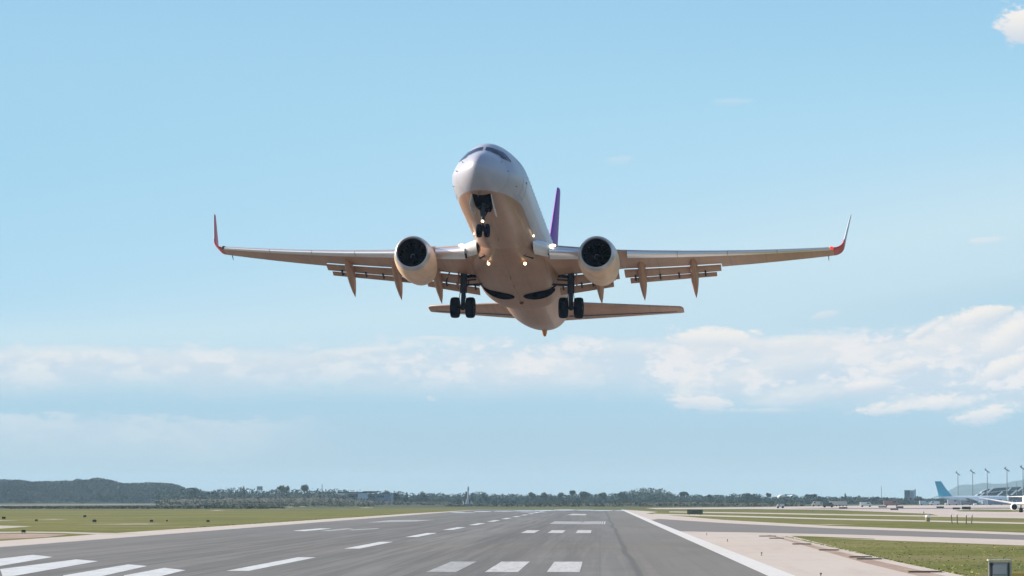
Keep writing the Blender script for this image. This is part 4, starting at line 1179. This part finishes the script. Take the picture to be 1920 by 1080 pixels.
HM = 22
for i, (px, yt, lb) in enumerate(((1796, 888.5, 'shortest and leftmost floodlight mast, just right of the turquoise tail'), (1823.5, 885, 'second floodlight mast from the left, before the left end of the terminal'),
                                  (1851, 883.5, 'middle floodlight mast of the row of five by the terminal'), (1888, 881, 'fourth floodlight mast from the left, over the terminal roof'), (1918, 878.5, 'tallest floodlight mast at the right edge of the picture'))):
    Y = 7000 * (HM - CAMH) / (938 - yt)
    mast('floodlight_mast', px, yt, Y, .42, lb, 'light mast', extra=flood_head, grp='floodlight masts at the terminal apron')
def ant(o, H):
    b = MB()
    for k in range(3): b.tube([(-.6, 0, H * (.8 + .08 * k)), (.6, 0, H * (.8 + .08 * k))], .08, 5)
    b.build('crossbar', M_pole, o)
mast('aerial', 604, 908, 2200, .3, 'thin dark aerial on the left skyline between the umbrella pine and the hangar', 'aerial', extra=ant)
mast('aerial', 1652.5, 912, 3400, .42, 'faint thin antenna on the right skyline, left of the control building', 'aerial', extra=ant)
mast('aerial', 1906, 903, 2300, .18, 'thin spike behind the terminal roof near the right edge', 'aerial', extra=ant)
def colhead(o, H):
    b = MB(); b.ball((0, 0, H - 1.0), (.62, .62, 1.6), 10, 7); b.build('head', mat('pale_mast_head', (.3, .34, .42), .5), o, smooth=True)
    for x, z, t in ((-2.4, 2.3, -.5), (-1.2, 3.0, .4), (1.5, 2.3, .4), (2.6, 1.6, -.4)):
        b = MB(); b.tube([(x, 0, 0), (x + t, 0, z)], [.4, .22], 7); b.build('stay', mat('pale_stay', (.42, .42, .42), .6), o, smooth=True)
mast('beacon_mast', 877.5, 913.5, 2150, .62, 'pale grey mast with a swollen head rising before the woods left of the runway', 'mast', mat('pale_mast', (.3, .33, .4), .5), colhead)
# water tank
Y = 2240; o = empty('water_tank', (gx(486.5, Y), Y, 0), 'pale box-shaped water tank on legs above the woods on the left skyline', 'water tank')
b = MB(); world_box(b, 481.5, 491.5, 912.8, 918.5, Y - .5, 3); part('tank', b, mat('tank_grey', (.35, .36, .38), .6), o)
b = MB()
b = MB(); world_box(b, 481, 492, 911.9, 912.7, Y - .7, 3.4); part('lid', b, M_pole, o)
for px in (482.5, 490):
    b = MB(); world_box(b, px, px + 1, 918.5, 946, Y, .4); part('leg', b, M_pole, o)

# ------------------------------------------------------------------ parked aircraft and ground vehicles
M_teal = mat('turquoise_tail_paint', (.0, .40, .58), .8, spec=.1)
M_jw = mat('parked_aircraft_white', (.88, .88, .88), .4)


def small_jet(L, D, half, name, label, tailm, rz, loc, engines=True, engr=.7):
    """parked jet built nose toward +x, resting on its wheels"""
    o = empty(name, loc, label, 'airplane', None, rz); zc = D * .5 + 1.15
    tab = [(0, .02, -.1, -.12), (.02, .28, .12, -.38), (.06, .42, .38, -.46), (.12, .5, .5, -.5), (.7, .5, .5, -.5), (.82, .38, .48, -.26), (.93, .2, .42, .06), (1, .06, .32, .2)]
    b = MB(); rs = []
    for (u, hw, t_, b_) in smooth_tab(tab, .04):
        m_ = (t_ + b_) / 2; hh = (t_ - b_) / 2
        rs.append([(L / 2 - u * L, hw * D * math.cos(a), zc + (m_ + hh * math.sin(a)) * D) for a in [2 * math.pi * k / 20 for k in range(20)]])
    b.loft(rs); b.build('fuselage', M_jw, o, smooth=True)
    for s_ in (1, -1):
        b = MB(); rs = []
        for y, a0, c, z in ((D * .3, -.02 * L, .2 * L, zc - .3 * D), (half * .35, -.08 * L, .13 * L, zc - .26 * D), (half, -.22 * L, .045 * L, zc + .02 * D + half * .04)):
            rs.append([(a0 - x + .1 * L, y * s_, z + zz) for x, zz in foil(c, .12, 1, 6)])
        b.loft(rs); w = b.build('wing', M_jw, o, smooth=True)
        b = MB(); rs = [[(-.42 * L - x - (.06 * L if y > 1 else 0), y * s_, zc + .25 * D + zz) for x, zz in foil(c, .1, 1, 6)] for y, c in ((.2, .1 * L), (half * .38, .05 * L))]
        b.loft(rs); b.build('tailplane', M_jw, o, smooth=True)
        if engines:
            ey = half * .36; b = MB(); ez = zc - .26 * D - engr * .95; x0 = .09 * L
            b.loft([[(x0 - u, ey * s_ + r_ * math.cos(a), ez + r_ * math.sin(a)) for a in [2 * math.pi * k / 18 for k in range(18)]] for u, r_ in ((.02, engr * .82), (0, engr * .9), (.3, engr), (1.6, engr), (2.6, engr * .7))])
            en = b.build('engine', M_jw, o, smooth=True)
            b = MB(); b.loft([[(x0 + .03, ey * s_ + r_ * math.cos(a), ez + r_ * math.sin(a)) for a in [2 * math.pi * k / 18 for k in range(18)]] for r_ in (engr * .80, .02)]); b.build('intake', M_dark, en)
        b = MB(); b.tube([(-.03 * L, D * .75 * s_, zc - .3 * D), (-.03 * L, D * .75 * s_, .45)], .12, 8); b.tube([(-.03 * L, D * .75 * s_ - .35, .45), (-.03 * L, D * .75 * s_ + .35, .45)], .45, 14); b.build('main_landing_gear', M_tyre, o, smooth=True, ang=40)
    b = MB(); b.loft([[(a0 - x, zz, z) for x, zz in foil(c, .09, 1, 6)] for z, a0, c in ((zc + .35 * D, -.30 * L, .19 * L), (zc + .5 * D + .09 * L, -.385 * L, .13 * L), (zc + .5 * D + .2 * L, -.46 * L, .085 * L))])
    b.build('tail_fin', tailm, o, smooth=True)
    b = MB(); b.tube([(.38 * L, 0, zc - .4 * D), (.38 * L, 0, .35)], .1, 8); b.tube([(.38 * L, -.25, .35), (.38 * L, .25, .35)], .35, 12); b.build('nose_landing_gear', M_tyre, o, smooth=True, ang=40)
    b = MB(); zz = zc + .2 * D
    b.add([(L / 2 - .06 * L, -.26 * D, zz), (L / 2 - .03 * L, -.0, zz - .02 * D), (L / 2 - .06 * L, .26 * D, zz), (L / 2 - .075 * L, .2 * D, zz + .14 * D), (L / 2 - .058 * L, 0, zz + .16 * D), (L / 2 - .075 * L, -.2 * D, zz + .14 * D)], [[0, 1, 4, 5], [1, 2, 3, 4]])
    b.build('windshield', M_glass, o)
    return o


Y = 2300
j = small_jet(45, 4.0, 15, 'parked_airliner', 'white airliner with a bright turquoise tail fin parked in front of the terminal', M_teal, 0, (gx(1828, Y), Y, 0), True, 1.0)
for ch in j.children:
    if ch.name.startswith('tail_fin'): ch.scale = (1, 1, 1.0)
Y = 756
small_jet(30, 2.75, 10.2, 'parked_airliner', 'white jet facing the camera, cut off by the right edge, with a dark engine intake', M_jw, R(-92), (gx(1936, Y + 10), Y + 12, 0), True, .72)


def vehicle(name, L, Wd, H, m, label, cat, loc, rz=0, cab=.3, grp=None, glass=True):
    o = empty(name, loc, label, cat, grp, rz)
    b = MB(); x0 = -L / 2
    side = [(x0, .35), (L / 2, .35), (L / 2, H * .55), (L / 2 - L * .1, H * .6), (L / 2 - L * .2, H), (x0 + .05, H), (x0, H * .9)]
    b.loft([[(x, -Wd / 2, z) for x, z in side], [(x, -Wd / 2 - .0 + .06, z) for x, z in side], [(x, Wd / 2 - .06, z) for x, z in side], [(x, Wd / 2, z) for x, z in side]]); b.build('body', m, o)
    for s_ in (1, -1):
        for x in (-L * .32, L * .3):
            b = MB(); b.tube([(x, s_ * (Wd / 2 - .12), .33), (x, s_ * (Wd / 2 + .02), .33)], .33, 14); b.build('wheel', M_tyre, o, smooth=True, ang=40)
    if glass:
        b = MB(); b.box((L * .16, 0, H * .78), (L * .22, Wd + .02, H * .22)); b.build('window', M_glass, o)
    return o


GV = 'vehicles on the far apron'
VD = [(1463, 953.0, 2.4, 1.3, (.5, .5, .5), 'small pale car on the far apron left of the baggage carts', 'service_car'),
      (1553, 951.6, 4, 1.7, (.06, .07, .06), 'dark open-backed truck beside the row of baggage carts', 'service_truck'),
      (1530, 949.6, 3.4, 2.0, (.45, .4, .33), 'beige van left of the baggage carts, in front of the scrub', 'service_van'),
      (1624, 950.6, 4.5, 1.8, (.6, .6, .55), 'small pale van on the apron under the triangular dark tree', 'service_van'),
      (1672, 948.8, 7, 2.3, (.25, .12, .10), 'reddish-brown truck parked left of the blue-grey control building', 'service_truck'),
      (1735, 947.2, 6, 2.2, (.6, .62, .65), 'white van right of the control building, first before the tail', 'service_van'),
      (1752, 947.4, 5, 2.0, (.55, .57, .6), 'white van directly below the turquoise tail', 'service_van'),
      (1787, 947.5, 5.5, 2.8, (.4, .36, .38), 'pinkish-grey service truck under the belly of the turquoise-tailed airliner', 'service_truck'),
      (1812, 947.2, 6, 2.4, (.12, .13, .16), 'dark loader below the wing of the turquoise-tailed airliner', 'loader'),
      (1850, 946.6, 5, 2.6, (.65, .65, .68), 'white catering truck beside the turquoise-tailed airliner', 'catering_truck'),
      (1868, 947.0, 9, 3.0, (.09, .14, .22), 'blue container truck right of the white catering truck', 'container_truck')]
for (px, y_, L, H, c, lb, nm) in VD:
    x, Y = G(px, y_); vehicle(nm, L, 2.1, H, mat('vehicle_paint', c, .4), lb, nm.split('_')[-1] if 'loader' != nm else 'loader', (x, Y, .012), rz=random.choice((0, math.pi)), grp=GV)
for k in range(5):
    x, Y = G(1559 + k * 6.2, 949.6); o = empty('baggage_cart', (x, Y, .012), ['leftmost', 'second', 'middle', 'fourth', 'rightmost'][k] + ' of five pale covered baggage carts in a row on the far apron', 'cart', 'baggage carts in a row')
    b = MB(); b.box((0, 0, .55), (2.1, 1.4, .16)); b.build('deck', M_pole, o)
    b = MB(); b.loft([[(x_, -.65, z) for x_, z in ((-.95, .65), (.95, .65), (.95, 1.8), (.6, 2.1), (-.6, 2.1), (-.95, 1.8))], [(x_, .65, z) for x_, z in ((-.95, .65), (.95, .65), (.95, 1.8), (.6, 2.1), (-.6, 2.1), (-.95, 1.8))]]); b.build('cover', mat('cart_cover', (.5, .43, .37), .7), o)
    for s_ in (1, -1):
        for x_ in (-.7, .7):
            b = MB(); b.tube([(x_, s_ * .6, .24), (x_, s_ * .72, .24)], .24, 10); b.build('wheel', M_tyre, o)

# boarding bridge above the cut-off jet, and a low annex along the apron
Y = 1100; o = empty('boarding_bridge', (gx(1925, Y), Y, 0), 'blue-grey boarding bridge on legs behind the cut-off white jet at the right edge', 'boarding bridge')
b = MB(); world_box(b, 1893, 2010, 928.5, 937.5, Y, 3.2); part('tunnel', b, M_bg, o)
b = MB(); world_box(b, 1891, 1896, 927.8, 938.2, Y - .4, 4); part('cab', b, M_pole, o)
for px in (1897, 1962):
    b = MB(); world_box(b, px, px + 2.2, 937.5, 953, Y + .8, .5); part('leg', b, M_bw, o)
for k in range(8):
    b = MB(); world_box(b, 1900 + k * 13, 1909 + k * 13, 930.5, 934, Y - .05, .04); part('window', b, M_pane, o)
Y = 2620; o = empty('annex', (gx(1790, Y), Y, 0), 'low grey-violet annex building running behind the turquoise-tailed airliner', 'building')
b = MB(); world_box(b, 1744, 1850, 938.5, 947, Y, 10); part('wall', b, mat('violet_grey_wall', (.2, .19, .24), .7, var=.2, vs=.2), o)
b = MB(); world_box(b, 1743, 1851, 937.8, 938.5, Y - .5, 11); part('roof', b, M_roofd, o)
for k in range(15):
    b = MB(); world_box(b, 1747 + k * 6.8, 1751 + k * 6.8, 940, 942.3, Y - .05, .04); part('window', b, M_pane, o)
M_stairs = mat('stair_truck_pink', (.42, .34, .36), .6)
for k, (px, lb) in enumerate(((1789, 'pinkish boarding stairs at the tail of the turquoise-tailed airliner'), (1801, 'pinkish boarding stairs just left of the wing root of the turquoise-tailed airliner'))):
    Y = 2150; o = empty('boarding_stairs', (gx(px, Y), Y, 0), lb, 'stairs', 'boarding stairs')
    b = MB(); b.loft([[(-1.8, yy, .5), (-1.5, yy, .5), (1.4, yy, 3.0), (2.4, yy, 3.0), (2.4, yy, 3.3), (1.3, yy, 3.3)] for yy in (-.7, .7)]); b.build('steps', M_stairs, o)
    b = MB(); b.loft([[(-1.8, yy, 1.5), (1.3, yy, 4.2), (2.4, yy, 4.2), (2.4, yy, 4.3), (1.25, yy, 4.3), (-1.85, yy, 1.6)] for yy in (-.75, -.68)]); b.build('rail', M_stairs, o)
    b = MB(); b.box((0, 0, .6), (4.6, 1.9, .5)); b.build('chassis', M_bg, o)
    for x_ in (-1.6, 1.6):
        b = MB(); b.tube([(x_, -1, .35), (x_, 1, .35)], .35, 10); b.build('wheel', M_tyre, o)
for k, (px, yt, hw, lb) in enumerate(((1774, 943.5, 1.3, 'leftmost stack of white containers below the turquoise tail'), (1779.5, 943, 1.5, 'second stack of white containers below the turquoise tail'), (1828, 944, 1.6, 'stack of white containers under the wing of the turquoise-tailed airliner'))):
    Y = 1950; z = at(px, yt, Y).z; o = empty('cargo_container', (gx(px, Y), Y, 0), lb, 'container', 'white cargo containers')
    b = MB(); b.box((0, 0, z / 2 + .1), (hw, 1.5, z), bev=.08); b.build('shell', M_bw, o)
    b = MB(); b.box((0, 0, .06), (hw * 1.1, 1.6, .1)); b.build('pallet', M_pole, o)

# tufts and weeds in the near grass, thicker along the kerb and joints
M_blade = foliage('grass_blades', (.32, .34, .08), (.5, .46, .16))
b = MB(); rn = random.Random(21)
def tuft(x, y, h, w, k=3):
    for _ in range(k):
        a = rn.uniform(0, 3.14); dx_, dy_ = math.cos(a) * w, math.sin(a) * w; lx, ly = rn.uniform(-.6, .6) * h, rn.uniform(-.6, .6) * h
        b.add([(x - dx_, y - dy_, 0), (x + dx_, y + dy_, 0), (x + lx + dx_ * .2, y + ly, h * rn.uniform(.6, 1.1)), (x + lx - dx_ * .3, y + ly, h * rn.uniform(.5, 1))], [[0, 1, 2, 3]])
for _ in range(1600):
    y = 118 + 130 * rn.random() ** 1.3; t = rn.random(); x = 12.1 + t * (y / FPX * 850 - 12.1 + 3)
    if x < 12.0 + (.5 if y < 150 else (y - 150) * .006): continue
    if 938 + 17400 / y < 1007.5 + max(0, (1125 + 7000 * x / y) - 1465) * .0375: continue
    tuft(x, y, rn.uniform(.015, .04) * (2.2 if rn.random() < .04 else 1), rn.uniform(.03, .10), 2)
for _ in range(700):
    y = rn.uniform(118, 255); tuft(11.95 + max(0, y - 150) * .0055 + abs(rn.gauss(0, .12)), y, rn.uniform(.015, .06), rn.uniform(.04, .12), 2)
for _ in range(500):
    y = rn.uniform(330, 640); tuft(-36.6 - abs(rn.gauss(0, .5)) + max(0, y - 320) * .003, y, rn.uniform(.02, .07), rn.uniform(.08, .3), 2)
tag(b.build('grass', M_blade), kind='stuff')

# ------------------------------------------------------------------ taxiway signs, lights, covers, cabinet
M_sgn = mat('sign_back', (.035, .035, .03), .6)
M_post = mat('marker_post', (.12, .11, .09), .7)
M_yel = mat('yellow_paint', (.75, .42, .08), .5)


def board(px, y_, w, h, label, m=M_sgn, grp='low sign boards beside the taxiways'):
    x, Y = G(px, y_); o = empty('taxiway_sign', (x, Y, .01), label, 'sign', grp)
    b = MB(); b.box((0, 0, .18 + h / 2), (w, .16, h), bev=.03); b.build('panel', m, o)
    for s_ in (-1, 1):
        b = MB(); b.tube([(s_ * w * .36, 0, 0), (s_ * w * .36, 0, .2)], .035, 7); b.build('leg', M_post, o)
for (px, y_, w, h, lb) in ((1303, 966.3, 2.6, .75, 'dark green taxiway sign just right of the far runway edge line'), (1581, 954.8, 2.4, .4, 'low dark board on the apron right of the baggage carts'),
        (1655, 952.8, 2.6, .45, 'dark brown board left of the longest low board on the apron'), (1677, 957.6, 1.9, .35, 'longest flat dark board at the apron edge below the control building'),
        (1687, 953.6, 2.2, .5, 'brownish board on the apron just right of the longest low board'), (1763, 953.9, 2.2, .5, 'dark board on the apron below the turquoise tail'),
        (1793, 956.6, 1.8, .5, 'brown board on the apron below the leftmost floodlight mast'), (1812, 956.6, 2.2, .7, 'grey board at the left tip of the far grass island')):
    board(px, y_, w, h, lb, m=mat('green_sign', (.05, .07, .03), .6) if 'green' in lb else M_sgn)


def light_unit(px, y_, s, label, dome=False, c=None, name='edge_light', grp=None):
    x, Y = G(px, y_); o = empty(name, (x, Y, .01), label, 'light' if name == 'edge_light' else 'marker', grp)
    b = MB(); b.tube([(0, 0, 0), (0, 0, .02 * s * 4)], .09 * s * 4, 10); b.build('base', M_post, o)
    b = MB(); b.tube([(0, 0, .02), (0, 0, .34 * s * 2.2)], .025 * s * 4, 8); b.build('stem', c or M_post, o)
    b = MB(); b.ball((0, 0, .36 * s * 2.2), (.07 * s * 4, .07 * s * 4, .05 * s * 4), 10, 6); b.build('lens', M_bw if dome else (c or M_post), o, smooth=True)
GE = 'small lights along the right shoulder'
for (px, y_, lb) in ((1325, 1004, 'farthest small dark light on the right concrete shoulder near the taxiway'), (1364, 1016, 'second farthest small light on the right concrete shoulder'),
                     (1428, 1042, 'small dark upright light in the middle of the right concrete shoulder'), (1539, 1083, 'nearest small light on the right shoulder at the bottom edge')):
    light_unit(px, y_, .15, lb, grp=GE)
GB = 'dark marker boxes on the left grass'
for (px, y_, w, lb) in ((7, 975, .45, 'dark marker box nearest the left edge of the grass'), (159, 971, .42, 'farthest of the dark marker boxes on the left grass'), (177, 981, .42, 'dark marker box just in front of the farthest one on the left grass'),
                     (284, 980.6, .36, 'dark marker box halfway along the left grass strip'), (390, 981, .34, 'rightmost dark marker box, close to the left runway shoulder'), (44, 1001.5, .3, 'low dark box beside the light dirt track at the left'),
                     (313, 979, .2, 'tiny marker box right of the halfway marker box on the left grass'), (68, 979, .3, 'faint low box between the two left marker boxes')):
    x, Y = G(px, y_); o = empty('marker_box', (x, Y, 0), lb, 'marker', GB)
    b = MB(); b.box((0, 0, .12 + w * .35), (w, .3, w * .62), bev=.03); b.build('housing', M_sgn, o)
    for s_ in (-1, 1):
        b = MB(); b.tube([(s_ * w * .35, 0, 0), (s_ * w * .35, 0, .14)], .02, 6); b.build('leg', M_post, o)
x, Y = G(1739.5, 978); o = empty('marker', (x, Y, 0), 'squat white-capped marker between the grass strips below the turquoise tail', 'marker')
b = MB(); b.tube([(0, 0, 0), (0, 0, .5)], .26, 12); b.build('base', mat('olive_drum', (.2, .18, .07), .6), o, smooth=True, ang=40)
b = MB(); b.tube([(0, 0, .5), (0, 0, .72), (0, 0, .78)], [.3, .28, .12], 12); b.build('cap', M_bw, o, smooth=True, ang=40)
for (px, y_, lb) in ((1732, 963.6, 'dark marker on the last grass sliver before the pink apron'), (1524, 961.5, 'dark marker with pale foot between far grass strips right of centre')):
    light_unit(px, y_, .42, lb, name='marker')
for k, (px, y_) in enumerate(((1785, 982.5), (1795, 982.5), (1811.5, 983), (1821.5, 983))):
    x, Y = G(px, y_); o = empty('stake', (x, Y, 0), ['leftmost', 'second', 'third', 'rightmost'][k] + ' of four thin stakes standing in the grass strip at the right', 'stake', 'thin stakes in the grass strip')
    b = MB(); b.tube([(0, 0, 0), (.05 * (k - 1.5), 0, .95)], [.06, .05], 7); b.build('post', M_post, o)
    b = MB(); b.ball((.05 * (k - 1.5), 0, .98), .075, 8, 5); b.build('cap', M_bw, o)
GC = 'dark drain covers along the shoulder edge'
for k, (px, y_, w, lb) in enumerate(((1439, 1006, 1.0, 'farthest drain cover in the reddish strip beside the shoulder'), (1456, 1010, .8, 'second farthest drain cover in the reddish strip'), (1503, 1021, .9, 'drain cover below the left point of the grass triangle'),
                       (1554, 1032.3, .85, 'drain cover midway along the grass triangle edge'), (1613, 1045.5, .85, 'left one of the touching pair of drain covers'), (1629, 1049.3, .9, 'right one of the touching pair of drain covers'), (1733, 1073.8, 1.0, 'nearest drain cover, close to the bottom right corner'))):
    x, Y = G(px, y_); o = empty('drain_cover', (x, Y, .02), lb, 'drain cover', GC, rz=-.0)
    b = MB(); b.box((0, 0, .02), (w * .95, .6, .04), bev=.015); b.build('grate', mat('rusty_grate', (.05, .035, .02), .8, var=.4, vs=3), o)
    b = MB()
    for (c_, d_) in (((0, .36, .015), (w * 1.15, .12, .05)), ((0, -.36, .015), (w * 1.15, .12, .05)), ((w * .53, 0, .015), (.1, .62, .05)), ((-w * .53, 0, .015), (.1, .62, .05))): b.box(c_, d_)
    b.build('rim', mat('cover_rim', (.16, .11, .07), .9), o)

# electrical cabinet in the lower right corner
x, Y = G(1875, 1092)
sx = Y / FPX
o = empty('control_cabinet', (x, Y, 0), 'grey metal cabinet with a pale-edged lid on the grass in the bottom right corner', 'cabinet')
M_cab = mat('cabinet_grey', (.36, .36, .35), .45, .3, var=.2, vs=4); M_cabf = mat('cabinet_frame', (.36, .36, .33), .45, .4)
H = 43 * sx; Wc = 40 * sx
b = MB(); b.box((0, .2, H * .46), (Wc * .92, .34, H * .86), bev=.01); b.build('body', M_cab, o)
b = MB(); b.box((0, .18, H * .96), (Wc * 1.1, .46, H * .05), bev=.01); b.build('lid', mat('lid_pale', (.55, .55, .46), .5), o)
b = MB(); b.box((0, .0, H * .875), (Wc * 1.08, .05, H * .045)); b.build('upper_rail', M_cabf, o)
for s_ in (-1, 1):
    b = MB(); b.box((s_ * Wc * .5, 0, H * .46), (Wc * .07, .08, H * .92)); b.build('frame_post', M_cabf, o)
    b = MB(); b.box((s_ * Wc * .4, .0, H * .52), (Wc * .05, .04, H * .66)); b.build('dark_channel', M_sgn, o)
b = MB(); b.box((0, -.01, H * .30), (Wc * .7, .03, H * .04)); b.build('lower_rail', M_cabf, o)
b = MB(); b.box((0, .01, H * .56), (Wc * .66, .03, H * .44), bev=.008); b.build('door', mat('cabinet_door', (.4, .4, .39), .5, .1), o)
b = MB(); rs = [[(-Wc * .40 + r_ * math.cos(t), -.03 + d_, H * .78 + r_ * math.sin(t)) for t in [2 * math.pi * k / 14 for k in range(14)]] for d_, r_ in ((0, .055), (-.03, .055), (-.03, .035), (0, .035))]
b.loft(rs, False, False); b.build('handle_ring', M_sgn, o)
x, Y = G(1925, 1084)
o = empty('barrier_beam', (x, Y, 0), 'orange-yellow beam lying on the grass at the right edge below the grey cabinet', 'beam')
b = MB(); b.box((.15, 0, .09), (1.35, .14, .16), bev=.03); b.build('beam', M_yel, o)
for s_ in (-.4, .5):
    b = MB(); b.box((s_, 0, .02), (.12, .3, .04)); b.build('foot', M_post, o)

# ------------------------------------------------------------------ air
hz = bpy.data.materials.new('haze'); hz.use_nodes = True
hz.node_tree.nodes.clear(); q = NG(hz.node_tree)
pv = q.n('ShaderNodeVolumePrincipled'); pv.inputs['Color'].default_value = (.55, .8, 1, 1); pv.inputs['Density'].default_value = .00007
pv.inputs['Anisotropy'].default_value = 0
om = q.n('ShaderNodeOutputMaterial'); hz.node_tree.links.new(pv.outputs[0], om.inputs['Volume'])
hb = MB().box((0, 5200, 37), (18600, 11400, 76)).build('haze', hz)
tag(hb, kind='stuff')
